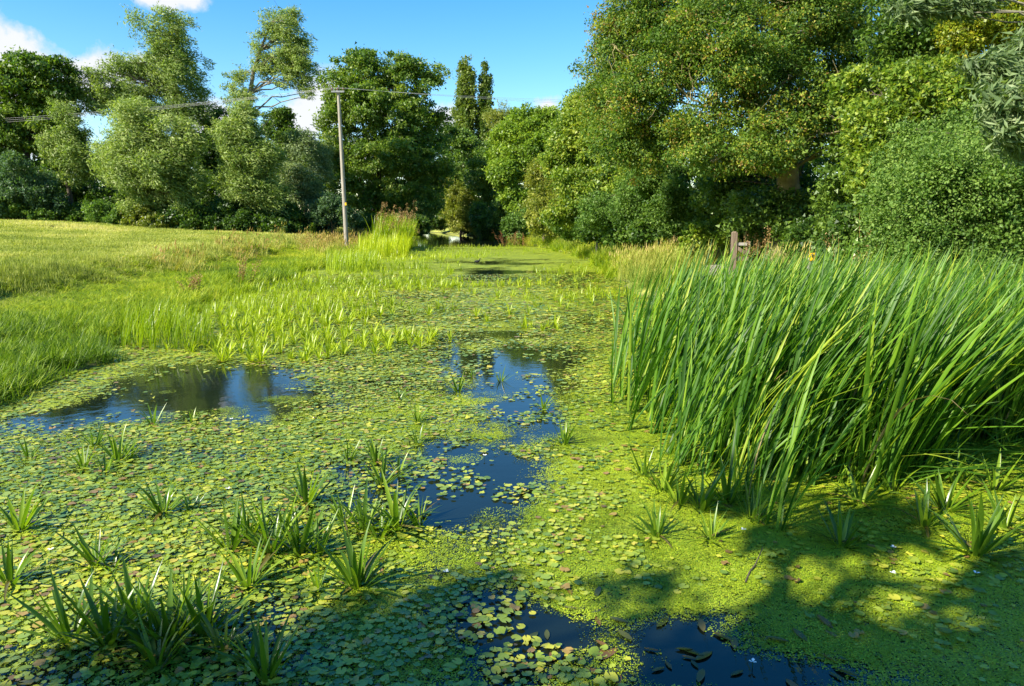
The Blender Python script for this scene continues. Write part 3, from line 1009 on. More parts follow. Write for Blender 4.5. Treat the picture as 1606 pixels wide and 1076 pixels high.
# bent-over leaves lying in front of the stand on the right
root = empty('reed_clump', G(1330, 760), 'fallen reed leaves bent down over the duckweed in front of the stand', 'reeds', 'tall reed clumps on the right')
for i in range(110):
    o = link('leaf', reed_me[int(rng.integers(0, 28))], None, root)
    o.location = (rng.uniform(-.5, 2.0), rng.uniform(-.25, 1.0), rng.uniform(.0, .35))
    o.rotation_euler = (0, rng.uniform(.95, 1.5), rng.choice([0, 3.1, -.5, .6, 2.5]) + rng.normal() * .4)
    s = rng.uniform(.5, 1.2)
    o.scale = (s, s * 1.2, s)
for (a, b, s, yw, lab) in ((1375, 848, 1.0, -.42, 'long pale reed leaf lying flat on the duckweed at right'),
                           (1270, 795, .8, .1, 'broad green reed leaf lying flat before the reed stand'),
                           (1440, 868, .5, -.75, 'short pale broken reed leaf lying on duckweed right of the long one')):
    p = G(a, b)
    o = link('fallen_reed_leaf', reed_me[5])
    o.location = (p.x, p.y, .05); o.rotation_euler = (0, 1.28, yw); o.scale = (s, s * 1.6, s)
    tag(o, lab, 'reed leaf', 'reed leaves lying on the water')
for (a, b, s, tilt_, yw, lab) in ((985, 720, .75, .02, .2, 'thin green reed stem standing alone left of the stand'),
                                  (960, 655, .95, .0, 2.6, 'bent pale reed leaf at the far left edge of the stand'),
                                  (922, 590, .35, .15, 3.0, 'small yellow sprig in the water left of the stand')):
    p = G(a, b)
    o = link('reed_shoot', reed_me[3 if s > .8 else 9])
    o.location = (p.x, p.y, -.02); o.rotation_euler = (0, tilt_, yw); o.scale = (s, s * 1.3, s)
    tag(o, lab, 'reed shoot')


# ------------------------------------------------------------------ grass (instanced tufts; nobody could count it)
def tuft_mesh(name, n, h, w, rad, bend, rng, mat, head=0.0, segs=2):
    T = [blade_template(1.0, 1.0, b, segs, 0, 0, .3, 1.2) for b in (bend * .4, bend, bend * 1.5)]
    T = [t.copy() for t in T]
    for t in T:
        t[:, 1] *= w / h
        t[:, 0] *= 1
    # blade_template widths are applied sideways (y) only for a flat blade
    yaw = rng.uniform(0, 6.28, n); tilt = np.abs(rng.normal(.1, .18, n))
    r = rad * np.sqrt(rng.random(n)); a = rng.uniform(0, 6.28, n)
    loc = np.column_stack([r * np.cos(a), r * np.sin(a), np.full(n, -.02)])
    s = h * rng.uniform(.55, 1.15, n)
    v, f, t = join_blades(T, rng.integers(0, 3, n), mat34(loc, yaw, tilt, s), rng.random(n), segs)
    if head > 0:
        nh = max(3, n // 5)
        hv, hf, ht = [], [], []
        for i in range(nh):
            a = rng.uniform(0, 6.28); rr = rad * math.sqrt(rng.random())
            p0 = np.array([rr * math.cos(a), rr * math.sin(a), 0.0])
            lean = np.array([rng.normal() * .12 + .12, rng.normal() * .12, 1.0]) * h * rng.uniform(1.0, 1.35)
            p1 = p0 + lean
            q = [p0 + [w * .12, 0, 0], p0 - [w * .12, 0, 0], p1 - [w * .1, 0, 0], p1 + [w * .1, 0, 0]]
            b = len(v) + sum(len(k) for k in hv)
            hv.append(np.array(q)); hf.append([b, b + 1, b + 2, b + 3]); ht.append(np.full(4, .9))
            for k in range(2):
                aa = rng.uniform(0, 3.14); d = np.array([math.cos(aa), math.sin(aa), 0]) * w * head
                m_ = p1 + (p0 - p1) * .10
                q = [p1 + lean * .10, m_ + d, p1 - lean * .16, m_ - d]
                b = len(v) + sum(len(k2) for k2 in hv)
                hv.append(np.array(q)); hf.append([b, b + 1, b + 2, b + 3]); ht.append(np.full(4, 1.15))
        v = np.concatenate([v] + hv); f = np.concatenate([f, np.array(hf)]); t = np.concatenate([t] + ht)
    me = fast_mesh(name, v, f, tint=t)
    me.materials.append(mat)
    return me


def gn_group(name, objs):
    ng = bpy.data.node_groups.new(name, 'GeometryNodeTree')
    ng.interface.new_socket('Geometry', in_out='INPUT', socket_type='NodeSocketGeometry')
    ng.interface.new_socket('Geometry', in_out='OUTPUT', socket_type='NodeSocketGeometry')
    gi = ng.nodes.new('NodeGroupInput'); go = ng.nodes.new('NodeGroupOutput')
    join = ng.nodes.new('GeometryNodeJoinGeometry')
    rot = ng.nodes.new('GeometryNodeInputNamedAttribute'); rot.data_type = 'FLOAT_VECTOR'; rot.inputs['Name'].default_value = 'rot'
    scl = ng.nodes.new('GeometryNodeInputNamedAttribute'); scl.data_type = 'FLOAT_VECTOR'; scl.inputs['Name'].default_value = 'scl'
    var = ng.nodes.new('GeometryNodeInputNamedAttribute'); var.data_type = 'INT'; var.inputs['Name'].default_value = 'variant'
    m2p = ng.nodes.new('GeometryNodeMeshToPoints')
    ng.links.new(gi.outputs[0], m2p.inputs['Mesh'])
    e2r = ng.nodes.new('FunctionNodeEulerToRotation')
    ng.links.new(rot.outputs[0], e2r.inputs[0])
    for k, ob in enumerate(objs):
        oi = ng.nodes.new('GeometryNodeObjectInfo'); oi.inputs['Object'].default_value = ob
        oi.inputs['As Instance'].default_value = True
        ip = ng.nodes.new('GeometryNodeInstanceOnPoints')
        cmp_ = ng.nodes.new('FunctionNodeCompare'); cmp_.data_type = 'INT'; cmp_.operation = 'EQUAL'
        ng.links.new(var.outputs[0], cmp_.inputs[2]); cmp_.inputs[3].default_value = k
        ng.links.new(m2p.outputs[0], ip.inputs['Points'])
        ng.links.new(cmp_.outputs[0], ip.inputs['Selection'])
        ng.links.new(oi.outputs['Geometry'], ip.inputs['Instance'])
        ng.links.new(e2r.outputs[0], ip.inputs['Rotation'])
        ng.links.new(scl.outputs[0], ip.inputs['Scale'])
        ng.links.new(ip.outputs[0], join.inputs[0])
    ng.links.new(join.outputs[0], go.inputs[0])
    return ng


def scatter_instances(name, pts, rot, scl, tint, templates, label, cat, kind='stuff', group=None, variant=None):
    me = bpy.data.meshes.new(name)
    pts = np.ascontiguousarray(pts, dtype=np.float32)
    me.vertices.add(len(pts)); me.vertices.foreach_set('co', pts.ravel())
    a = me.attributes.new('rot', 'FLOAT_VECTOR', 'POINT'); a.data.foreach_set('vector', np.ascontiguousarray(rot, dtype=np.float32).ravel())
    a = me.attributes.new('scl', 'FLOAT_VECTOR', 'POINT'); a.data.foreach_set('vector', np.ascontiguousarray(scl, dtype=np.float32).ravel())
    a = me.attributes.new('tint', 'FLOAT', 'POINT'); a.data.foreach_set('value', np.ascontiguousarray(tint, dtype=np.float32))
    if variant is None:
        variant = RNG.integers(0, len(templates), len(pts))
    a = me.attributes.new('variant', 'INT', 'POINT'); a.data.foreach_set('value', np.ascontiguousarray(variant, dtype=np.int32))
    me.update()
    o = link(name, me)
    md = o.modifiers.new('scatter', 'NODES')
    md.node_group = gn_group(name + '_scatter', templates)
    tag(o, label, cat, group, kind)
    return o


def template(name, me):
    return bpy.data.objects.new(name, me)     # never linked to the scene, only instanced


rng = np.random.default_rng(51)
T_lush = [template('grass_tuft', tuft_mesh('grass_tuft', 34, .42, .013, .13, .9, rng, M['grass'])) for _ in range(4)]
T_short = [template('short_tuft', tuft_mesh('short_tuft', 26, .085, .010, .12, 1.0, rng, M['meadow'])) for _ in range(4)]
T_straw = [template('dry_tuft', tuft_mesh('dry_tuft', 26, .62, .012, .14, .8, rng, M['straw'], head=.9)) for _ in range(4)]
T_red = [template('red_tuft', tuft_mesh('red_tuft', 24, .55, .016, .14, .6, rng, M['redgrass'], head=1.2)) for _ in range(3)]


def scat(n, xr_, yr_, dens, rng):
    x = rng.uniform(*xr_, n); y = rng.uniform(*yr_, n)
    ok = rng.random(n) < dens(x, y)
    return x[ok], y[ok]


def inframe(x, y, m=120):
    px, py = photo_xy(x, y)
    return (px > -m) & (px < 1606 + m)


# lush bank grass, left
def d_lush(x, y):
    s = xl(y) - x
    d = sstep(-.35, .1, s) * (1 - sstep(3.4, 5.2, s + .8 * n2(x, y, .7)))
    return d * inframe(x, y) * np.clip(1.1 - .35 * np.clip(n2(x, y, .6, 2), 0, 1), 0, 1)


x, y = scat(26000, (-15, -5), (6, 60), d_lush, rng)
keep = rng.random(len(x)) < np.clip(16 / y, .2, 1.0)
x, y = x[keep], y[keep]
s_ = xl(y) - x
far = np.clip(1 + (y - 14) * .035, 1, 2.2)
hz = np.where(y > 14, .62, .80) * (0.28 + .62 * np.clip(1.15 - s_ / 2.6, 0, 1)) * rng.uniform(.65, 1.2, len(x)) * (1 + .35 * np.clip(n2(x, y, .8, 1), -.5, 1.2))
scatter_instances('bank_grass', np.column_stack([x, y, ground_z(x, y)]),
                  np.column_stack([rng.normal(size=len(x)) * .1, .18 + rng.normal(size=len(x)) * .12, rng.normal(size=len(x)) * .6]),
                  np.column_stack([far, far, hz * np.clip(far, 1, 1.3)]),
                  np.clip(.45 + .26 * n2(x, y, .5, 2) + rng.normal(size=len(x)) * .13, .05, 1), T_lush,
                  'lush bright green grass along the left bank', 'grass')


# meadow
def d_mead(x, y):
    s = xl(y) - x
    return sstep(3.0, 4.4, s) * inframe(x, y) * np.clip(22 / np.maximum(y, 1), .25, 1) ** 1.0


x, y = scat(190000, (-44, -9), (8, 62), d_mead, rng)
far = np.clip(1 + (y - 12) * .04, 1, 2.6)
patch = n2(x, y, .35, 2)
tall = np.where(n2(x, y, .55, 1) > .9, 1.6, 1.0)
tall *= np.clip(1 + .55 * n2(x, y, 1.9, 2), .45, 2.2)
tall *= 1 + 1.2 * np.exp(-((xl(y) - x - 4.3) / 1.2) ** 2)
scatter_instances('meadow_grass', np.column_stack([x, y, ground_z(x, y)]),
                  np.column_stack([rng.normal(size=len(x)) * .15, rng.normal(size=len(x)) * .15, rng.uniform(0, 6.28, len(x))]),
                  np.column_stack([far, far, rng.uniform(.6, 1.3, len(x)) * tall * np.clip(far, 1, 1.5)]),
                  np.clip(.46 + .22 * patch + .20 * n2(x, y, 1.4, 0) + rng.normal(size=len(x)) * .10, .0, 1), T_short,
                  'short grazed grass of the sloping meadow at left', 'grass')


# reddish tall grass and browner clumps on the left bank
def d_red(x, y):
    px, py = photo_xy(x, y)
    g = ground_z(x, y)
    X_, Y_ = 803 + (px - 803), py - g * FPX / np.maximum(y, 1)
    d = .6 * blob(X_, Y_, 505, 386, 52, 11) + .8 * blob(X_, Y_, 575, 372, 45, 10) + .5 * blob(X_, Y_, 380, 400, 30, 12) + .45 * blob(X_, Y_, 300, 425, 35, 12) 
    return d * (xl(y) - x > .6)


x, y = scat(30000, (-16, -7), (9, 60), d_red, rng)
keep = rng.random(len(x)) < .17
x, y = x[keep], y[keep]
scatter_instances('reddish_grass', np.column_stack([x, y, ground_z(x, y)]),
                  np.column_stack([rng.normal(size=len(x)) * .1, .12 + rng.normal(size=len(x)) * .1, rng.normal(size=len(x)) * .7]),
                  np.column_stack([rng.uniform(.9, 1.6, len(x))] * 2 + [rng.uniform(.6, 1.3, len(x))]),
                  np.clip(rng.normal(.5, .22, len(x)), 0, 1), T_red, 'reddish seeding grass on the left bank before the pole', 'grass')


# dry tall grass on the right bank
def d_straw(x, y):
    s = x - xr(y)
    px, py = photo_xy(x, y)
    return sstep(-.2, .15, s) * (1 - sstep(3.2, 4.6, s)) * inframe(x, y) * ((s < 1.9) | (s > 3.0) | (y > 27)) * (y > 18.5)


x, y = scat(30000, (-10, 14), (12, 75), d_straw, rng)
keep = rng.random(len(x)) < np.clip(22 / y, .2, 1.0) * .8
px, py = photo_xy(x, y)
keep &= ~((px > 1105) & (px < 1200) & (y < 23.5))
x, y = x[keep], y[keep]
farness = sstep(26, 40, y)
far = np.clip(1 + (y - 20) * .03, 1, 2.2)
scatter_instances('dry_bank_grass', np.column_stack([x, y, ground_z(x, y)]),
                  np.column_stack([rng.normal(size=len(x)) * .12, .15 + rng.normal(size=len(x)) * .12, rng.normal(size=len(x)) * .8]),
                  np.column_stack([far, far, rng.uniform(.55, 1.25, len(x)) * (1 - .15 * farness)]),
                  np.clip(.36 - .25 * farness + .22 * n2(x, y, .6, 1) + rng.normal(size=len(x)) * .14, .0, 1), T_straw,
                  'tall yellow dry grass on the right bank', 'grass')


# fresh green weeds on the far right bank
def d_rw(x, y):
    s = x - xr(y)
    return sstep(-.5, -.1, s) * (1 - sstep(2.6, 4.2, s)) * inframe(x, y)


x, y = scat(26000, (-10, 9), (25, 72), d_rw, rng)
keep = rng.random(len(x)) < .32
x, y = x[keep], y[keep]
s_ = x - xr(y)
scatter_instances('bank_weeds', np.column_stack([x, y, ground_z(x, y)]),
                  np.column_stack([rng.normal(size=len(x)) * .15, .1 + rng.normal(size=len(x)) * .15, rng.uniform(0, 6.28, len(x))]),
                  np.column_stack([np.full(len(x), 1.9)] * 2 + [rng.uniform(1.0, 2.2, len(x)) * (.75 + .25 * np.clip(s_, 0, 2)) * (1 + .25 * n2(x, y, .7, 1))]),
                  np.clip(rng.normal(.5, .16, len(x)) + .12 * n2(x, y, .5, 2), 0, 1), T_lush, 'fresh green tall weeds along the far right bank', 'weeds')


# ground cover on the right behind the path, hidden edge under the hedges
def d_rg(x, y):
    s = x - xr(y)
    return sstep(1.0, 1.6, s) * (1 - sstep(10, 14, s)) * inframe(x, y)


x, y = scat(14000, (-4, 22), (8, 45), d_rg, rng)
on_path = np.abs((x - xr(y)) - 2.5) < .6
x, y = x[~on_path], y[~on_path]
scatter_instances('verge_grass', np.column_stack([x, y, ground_z(x, y)]),
                  np.column_stack([rng.normal(size=len(x)) * .12, rng.normal(size=len(x)) * .12, rng.uniform(0, 6.28, len(x))]),
                  np.column_stack([np.full(len(x), 1.5)] * 2 + [rng.uniform(.2, .5, len(x))]),
                  np.clip(rng.normal(.4, .15, len(x)), 0, 1), T_lush, 'low green grass on the verge beside the path', 'grass')

# gravel path on the right bank
ys = np.arange(10, 60, .8)
cx_ = xr(ys) + 2.5
v = []
for a, b in zip(cx_, ys):
    for k in (-.6, 0, .6):
        v.append((a + k, b, gz(a + k, b) + .03 + (.02 if k == 0 else 0)))
f = []
for i in range(len(ys) - 1):
    for k in range(2):
        a = i * 3 + k
        f.append((a, a + 1, a + 4, a + 3))
path = link('path', fast_mesh('path', np.array(v), np.array(f), smooth=True), plain_mat('pale_gravel', (.20, .18, .15), (.34, .31, .26), 30, .95))
tag(path, 'pale gravel towpath on the right bank', kind='structure')


# ------------------------------------------------------------------ trees
def tube_mesh(name, paths, sides=6, tint=None):
    V, F = [], []
    base = 0
    ang = np.linspace(0, 2 * math.pi, sides, endpoint=False)
    for pts, rad in paths:
        pts = np.asarray(pts, float)
        n = len(pts)
        tan = np.gradient(pts, axis=0)
        tan = unit(tan)
        ref = np.array([0.3, 1.0, 0.2]) if abs(tan[0][2]) > .6 else np.array([0, 0, 1.0])
        s1 = unit(np.cross(tan, ref)); s2 = np.cross(tan, s1)
        rr = np.asarray(rad, float)
        ring = pts[:, None] + rr[:, None, None] * (np.cos(ang)[None, :, None] * s1[:, None] + np.sin(ang)[None, :, None] * s2[:, None])
        V.append(ring.reshape(-1, 3))
        i = np.arange(n - 1)[:, None] * sides + np.arange(sides)[None]
        j = np.arange(n - 1)[:, None] * sides + (np.arange(sides)[None] + 1) % sides
        q = np.stack([i, j, j + sides, i + sides], -1).reshape(-1, 4) + base
        F.append(q)
        base += n * sides
    return fast_mesh(name, np.concatenate(V), np.concatenate(F), smooth=True)


def curve_pts(a, b, sag, n, rng, wob):
    a = np.asarray(a, float); b = np.asarray(b, float)
    t = np.linspace(0, 1, n)[:, None]
    p = a + (b - a) * t
    p[:, 2] += sag * np.sin(np.pi * t[:, 0])
    w = rng.normal(size=(n, 3)) * wob
    w[0] = 0; w[-1] = 0
    return p + w


SPEC = {  # leaf length, width, clump radius factor, flatten, droop, wind, jitter
    'ash': dict(l=.24, w=.12, fl=.6, droop=.45, wind=.15, rc=.85),
    'bush': dict(l=.16, w=.10, fl=.8, droop=.1, wind=.1, rc=.60),
    'willow': dict(l=.30, w=.075, fl=.75, droop=.35, wind=.9, rc=.90),
    'poplar': dict(l=.24, w=.16, fl=1.5, droop=-.6, wind=.3, rc=.60),
}


def leaf_cloud(lobes, spec, n_leaf, rng, leaf_scale=1.0, per_clump=110, front=.0, gap=.0, tint0=.5):
    """lobes: array of (cx,cy,cz,rx,ry,rz); returns arrays for leaves and the clump centres"""
    S = SPEC[spec]
    lobes = np.asarray(lobes, float)
    sub = []
    for lb in lobes:
        k = 10
        dd = unit(rng.normal(size=(k, 3)))
        f_ = rng.uniform(.30, .58, k)
        for j in range(k):
            sub.append(np.concatenate([lb[:3] + dd[j] * lb[3:] * (1.08 - f_[j]) * rng.uniform(.80, 1.16), lb[3:] * f_[j]]))
        sub.append(np.concatenate([lb[:3], lb[3:] * .72]))
    lobes = np.array(sub)
    area = (lobes[:, 3] * lobes[:, 5] + lobes[:, 3] * lobes[:, 4] + lobes[:, 4] * lobes[:, 5])
    w = area / area.sum()
    ncl = max(6, int(n_leaf / per_clump * 1.6))
    which = rng.choice(len(lobes), ncl, p=w)
    d = unit(rng.normal(size=(ncl, 3)))
    flip = rng.random(ncl) < front
    d[:, 1] = np.where(flip, -np.abs(d[:, 1]), d[:, 1])
    rad = rng.uniform(.35, 1.0, ncl) ** .5
    lb = lobes[which]
    c = lb[:, :3] + d * lb[:, 3:] * rad[:, None]
    amp = .30 * lb[:, 3:].mean(1)
    c += unit(d * lb[:, 3:]) * (snoise(c, 1.6 / lb[:, 3:].mean(), 0) * amp)[:, None]
    rc = S['rc'] * leaf_scale ** .5 * rng.uniform(.55, 1.25, ncl)
    rc = np.minimum(rc * .8, .75 * lb[:, 3:].min(1))
    cw = rc ** 1.6
    cl = rng.choice(ncl, n_leaf, p=cw / cw.sum())
    q = unit(rng.normal(size=(n_leaf, 3))) * (rng.random((n_leaf, 1)) ** .42)
    q = q * np.array([1, 1, S['fl']])
    if S['wind'] > .5:       # blown tresses
        q = q * np.array([1.25, .9, 1.0])
        q[:, 2] -= .35 * np.clip(q[:, 0], -1, 1) * np.abs(q[:, 0])
    stray = np.where(rng.random(n_leaf) < .16, rng.uniform(1.1, 1.9, n_leaf), 1.0)
    p = c[cl] + q * (rc[cl] * stray)[:, None]
    out = unit(d[cl] + .6 * q)
    dirv = unit(out * .7 + rng.normal(size=(n_leaf, 3)) * .65 + np.array([S['wind'], 0, -S['droop']]))
    nrm = unit(out * .5 + np.array([0, 0, .6]) + rng.normal(size=(n_leaf, 3)) * .75)
    tint = tint0 + .17 * rng.normal(size=ncl)[cl] + .22 * rng.normal(size=n_leaf) + .10 * snoise(p, .35, 1)
    ll = S['l'] * leaf_scale * rng.uniform(.6, 1.25, n_leaf) * rng.uniform(.7, 1.3, ncl)[cl]
    return p, dirv, nrm, ll, ll * S['w'] / S['l'], np.clip(tint, 0, 1), c, rc


def leaves_mesh(name, p, dirv, nrm, ll, ww, tint, fold=.25, tri=False):
    side = unit(np.cross(dirv, nrm))
    if tri:
        n = len(p)
        v = np.empty((n, 3, 3))
        b = p - dirv * (ll * .35)[:, None]
        v[:, 0] = b + side * (ww * .62)[:, None]
        v[:, 1] = p + dirv * (ll * .55)[:, None]
        v[:, 2] = b - side * (ww * .62)[:, None]
        return fast_mesh(name, v.reshape(-1, 3), np.arange(n * 3).reshape(-1, 3), tint=np.repeat(tint, 3))
    up = np.cross(side, dirv)
    n = len(p)
    v = np.empty((n, 4, 3))
    v[:, 0] = p - dirv * (ll * .5)[:, None]
    mid = p - dirv * (ll * .05)[:, None] + up * (fold * ww)[:, None] * .5
    v[:, 1] = mid + side * (ww * .5)[:, None]
    v[:, 2] = p + dirv * (ll * .5)[:, None]
    v[:, 3] = mid - side * (ww * .5)[:, None]
    base = (np.arange(n) * 4)[:, None]
    f = np.concatenate([base + np.array([0, 1, 2]), base + np.array([0, 2, 3])], 1).reshape(-1, 3)
    return fast_mesh(name, v.reshape(-1, 3), f, tint=np.repeat(tint, 4))


def lobe(px, py, rx, ry, D, deep=.85):
    c = P(px, py, D)
    k = D / FPX * 1.01
    return (c.x, c.y, c.z, rx * k, (rx + ry) / 2 * k * deep, ry * k)


TRI = [0]


def tree(name, label, cat, base, lobes, spec, mat, n_leaf, seed, leaf_scale=1.0, trunk_r=.25, bark='bark', branches=40,
         group=None, per_clump=110, trunk_path=None, front=.25, tint0=.5, twig=None, trunk=True, limbs=None):
    rng = np.random.default_rng(seed)
    bx, by = base[0], base[1]
    if by > 13:
        n_leaf = int(n_leaf * 1.45); leaf_scale *= .82; per_clump *= 1.45
    bz = gz(bx, by) - .15
    root = empty(name, (bx, by, bz), label, cat, group)
    off = np.array([bx, by, bz])
    p, dv, nr, ll, ww, tn, cc, rc = leaf_cloud(lobes, spec, n_leaf, rng, leaf_scale, per_clump, front, tint0=tint0)
    gzv = ground_z(p[:, 0], p[:, 1])
    ok = p[:, 2] > gzv + .02
    p, dv, nr, ll, ww, tn = p[ok], dv[ok], nr[ok], ll[ok], ww[ok], tn[ok]
    tri = by > 13
    TRI[0] += len(p) * (1 if tri else 2)
    crown = link('crown', leaves_mesh('crown', p - off, dv, nr, ll, ww, tn, tri=tri), M[mat], root)
    crown['kind'] = 'stuff'
    if not trunk:
        return root
    lobes = np.asarray(lobes, float)
    top = lobes[np.argmax(lobes[:, 2])]
    if trunk_path is None:
        cen = (lobes[:, :3] * lobes[:, 3:4]).sum(0) / lobes[:, 3].sum()
        tp = curve_pts([bx, by, bz], [cen[0] * .6 + top[0] * .4, cen[1], cen[2] * .4 + top[2] * .6], 0, 7, rng, trunk_r * .5)
    else:
        tp = np.array(trunk_path, float)
    nT = len(tp)
    tr_r = np.linspace(trunk_r, trunk_r * .25, nT)
    tr_r[0] *= 1.35
    link('trunk', tube_mesh('trunk', [(tp - off, tr_r)], 9), M[bark], root)
    paths = []
    nb = min(branches, len(cc))
    pick = rng.choice(len(cc), nb, replace=False)
    for i in pick:
        c = cc[i]
        k = int(np.clip(np.searchsorted(tp[:, 2], c[2] - .35 * np.linalg.norm(c[:2] - tp[nT // 2, :2]) - .3), 1, nT - 1))
        a = tp[k]
        L = np.linalg.norm(c - a)
        r0 = min(tr_r[k] * .6, (.02 + L * .014) * min(1, leaf_scale * 1.2))
        pts = curve_pts(a, c, L * .10, 6, rng, L * .03)
        paths.append((pts - off, np.linspace(r0, r0 * .22, 6)))
        if twig:
            for _ in range(twig):
                q = pts[int(rng.integers(2, 6))]
                e = q + rng.normal(size=3) * rc[i] * .9
                paths.append((curve_pts(q, e, 0, 4, rng, .03) - off, np.linspace(r0 * .4, r0 * .12, 4)))
    if limbs:
        for (pa, Da) in limbs:
            q = np.array([P(a_, b_, Da + 1.6) for (a_, b_) in pa])
            st = tp[int(np.argmin(np.linalg.norm(tp - q[0], axis=1)))]
            q = np.concatenate([[st, st * .45 + q[0] * .55 + [0, 0, .25]], q])
            tq = np.linspace(0, 1, len(q)); tf = np.linspace(0, 1, 22)
            q = np.stack([np.interp(tf, tq, q[:, i_]) for i_ in range(3)], 1)
            q[1:-1] = (q[:-2] + q[1:-1] + q[2:]) / 3
            q[1:-1] += rng.normal(size=(20, 3)) * .035
            paths.append((q - off, np.linspace(.05, .012, 22)))
            for z_ in range(4):
                k_ = int(rng.integers(11, 21)); e_ = q[k_] + rng.normal(size=3) * [.5, .3, .45]
                paths.append((curve_pts(q[k_], e_, .08, 5, rng, .03) - off, np.linspace(.016, .006, 5)))
    if paths:
        link('branches', tube_mesh('branches', paths, 5), M[bark], root)
    return root


def base_at(px, D, py=345):
    p = P(px, py, D)
    return (p.x, p.y)


WD = 'trees along the field edge'
# --- left tree line
tree('ash_tree', 'dark leafy tree at the far left under the white cloud', 'tree', base_at(50, 56), [lobe(40, 130, 75, 52, 56), lobe(-20, 190, 80, 70, 56), lobe(80, 170, 45, 60, 56), lobe(30, 240, 70, 60, 56), lobe(100, 250, 40, 60, 57)],
     'ash', 'ash_far', 50000, 101, 1.25, .35, tint0=.56, group=WD)
tree('sallow_bush', 'bluish dark bush at the left picture edge above the meadow', 'bush', base_at(40, 51), [lobe(38, 280, 42, 46, 51), lobe(-10, 310, 50, 40, 51), lobe(80, 315, 30, 28, 51)],
     'bush', 'sallow', 22000, 102, 1.15, .12, tint0=.5, branches=15, group=WD)
tree('willow_tree', 'pale small willow crown between the dark ash and the front willow', 'tree', base_at(110, 53), [lobe(105, 195, 32, 40, 53), lobe(120, 245, 36, 40, 53), lobe(85, 230, 22, 30, 53)],
     'willow', 'willow', 17000, 103, .95, .2, tint0=.45, group=WD)
tree('tall_willow', 'tallest left willow with open top showing its branches', 'tree', base_at(285, 58),
     [lobe(262, 62, 52, 42, 58), lobe(235, 110, 50, 45, 58), lobe(285, 110, 50, 50, 58), lobe(300, 165, 42, 40, 58), lobe(255, 160, 60, 40, 58), lobe(165, 125, 52, 36, 57), lobe(150, 158, 36, 26, 57), lobe(205, 150, 40, 30, 57)],
     'willow', 'willow', 42000, 104, .95, .34, 'bark', 90, tint0=.36, group=WD,
     trunk_path=[P(292, 345, 58), P(290, 260, 58), P(284, 190, 58), P(276, 150, 58), P(268, 100, 58), P(262, 55, 58)], twig=1)
tree('willow_tree', 'broad pale green willow bulging out over the meadow edge', 'tree', base_at(240, 50),
     [lobe(215, 205, 52, 42, 50), lobe(260, 215, 48, 42, 50), lobe(195, 265, 48, 48, 50), lobe(245, 270, 60, 60, 50), lobe(285, 290, 30, 50, 50), lobe(225, 318, 45, 22, 50)],
     'willow', 'willow', 62000, 105, .95, .3, tint0=.62, group=WD)
tree('dark_bush', 'dark shaded bush under the trees at left behind the meadow', 'bush', base_at(140, 56), [lobe(125, 315, 60, 38, 57), lobe(60, 320, 60, 35, 57), lobe(190, 325, 40, 28, 57)],
     'bush', 'dark', 22000, 106, 1.3, .12, branches=15, group=WD)
tree('dark_bush', 'dark bush filling the gap between the two pale willows', 'bush', base_at(325, 58), [lobe(325, 240, 38, 55, 58), lobe(325, 310, 45, 45, 56), lobe(350, 200, 30, 30, 60)],
     'bush', 'dark', 26000, 107, 1.3, .15, branches=20, group=WD)
tree('leaning_willow', 'bent sparse willow leaning right against blue sky', 'tree', base_at(382, 54),
     [lobe(440, 38, 36, 26, 54), lobe(455, 75, 34, 26, 54), lobe(470, 105, 30, 26, 54), lobe(432, 95, 26, 18, 54), lobe(450, 120, 36, 20, 54), lobe(480, 140, 16, 20, 54), lobe(376, 120, 20, 18, 54), lobe(385, 150, 24, 16, 54), lobe(408, 70, 18, 20, 54), lobe(412, 110, 22, 18, 54), lobe(365, 145, 18, 20, 54)],
     'willow', 'willow', 20000, 108, .85, .24, 'willowbark', 60, tint0=.5, group=WD, per_clump=70, twig=2,
     trunk_path=[P(388, 345, 54), P(386, 240, 54), P(384, 180, 54), P(392, 148, 54), P(398, 110, 54), P(408, 80, 54), P(425, 35, 54)])
tree('willow_tree', 'pale willow column below the bent leaning willow', 'tree', base_at(395, 51),
     [lobe(382, 178, 26, 24, 51), lobe(378, 215, 34, 32, 51), lobe(395, 250, 46, 36, 51), lobe(385, 290, 40, 38, 51), lobe(420, 300, 34, 36, 51), lobe(375, 235, 30, 40, 51)],
     'willow', 'willow', 46000, 109, .9, .28, tint0=.58, group=WD)
tree('dark_bush', 'dark bush right of the pale willow column with sky above', 'bush', base_at(450, 57),
     [lobe(440, 200, 32, 26, 58), lobe(455, 235, 38, 30, 57), lobe(420, 330, 50, 34, 53), lobe(360, 338, 50, 26, 53), lobe(300, 338, 45, 22, 52)],
     'bush', 'dark', 36000, 110, 1.25, .15, branches=25, tint0=.6, group=WD)
tree('grey_willow', 'small grey green willow left of the pole', 'tree', base_at(478, 55), [lobe(478, 235, 30, 34, 56), lobe(468, 280, 32, 34, 55), lobe(490, 310, 28, 26, 55), lobe(500, 250, 24, 40, 57)],
     'willow', 'willow_grey', 26000, 111, .9, .16, tint0=.55, branches=25, group=WD)
tree('sallow_bush', 'low blue green bush at the foot of the pole', 'bush', base_at(518, 52), [lobe(515, 330, 32, 22, 52), lobe(545, 340, 22, 18, 52)],
     'bush', 'sallow', 10000, 112, 1.0, .08, branches=10, tint0=.6, group=WD)
tree('big_ash_tree', 'largest full round tree standing behind the pole', 'tree', base_at(595, 64),
     [lobe(575, 115, 55, 46, 64), lobe(635, 130, 55, 42, 64), lobe(545, 155, 48, 48, 63), lobe(600, 180, 80, 60, 63), lobe(660, 190, 42, 60, 64), lobe(535, 230, 55, 55, 62), lobe(610, 255, 85, 55, 62), lobe(665, 265, 38, 55, 63), lobe(575, 310, 80, 42, 61), lobe(650, 320, 45, 34, 62), lobe(500, 265, 28, 45, 62)],
     'ash', 'ash_far', 90000, 113, 1.2, .5, branches=80, tint0=.64, per_clump=120, group=WD)
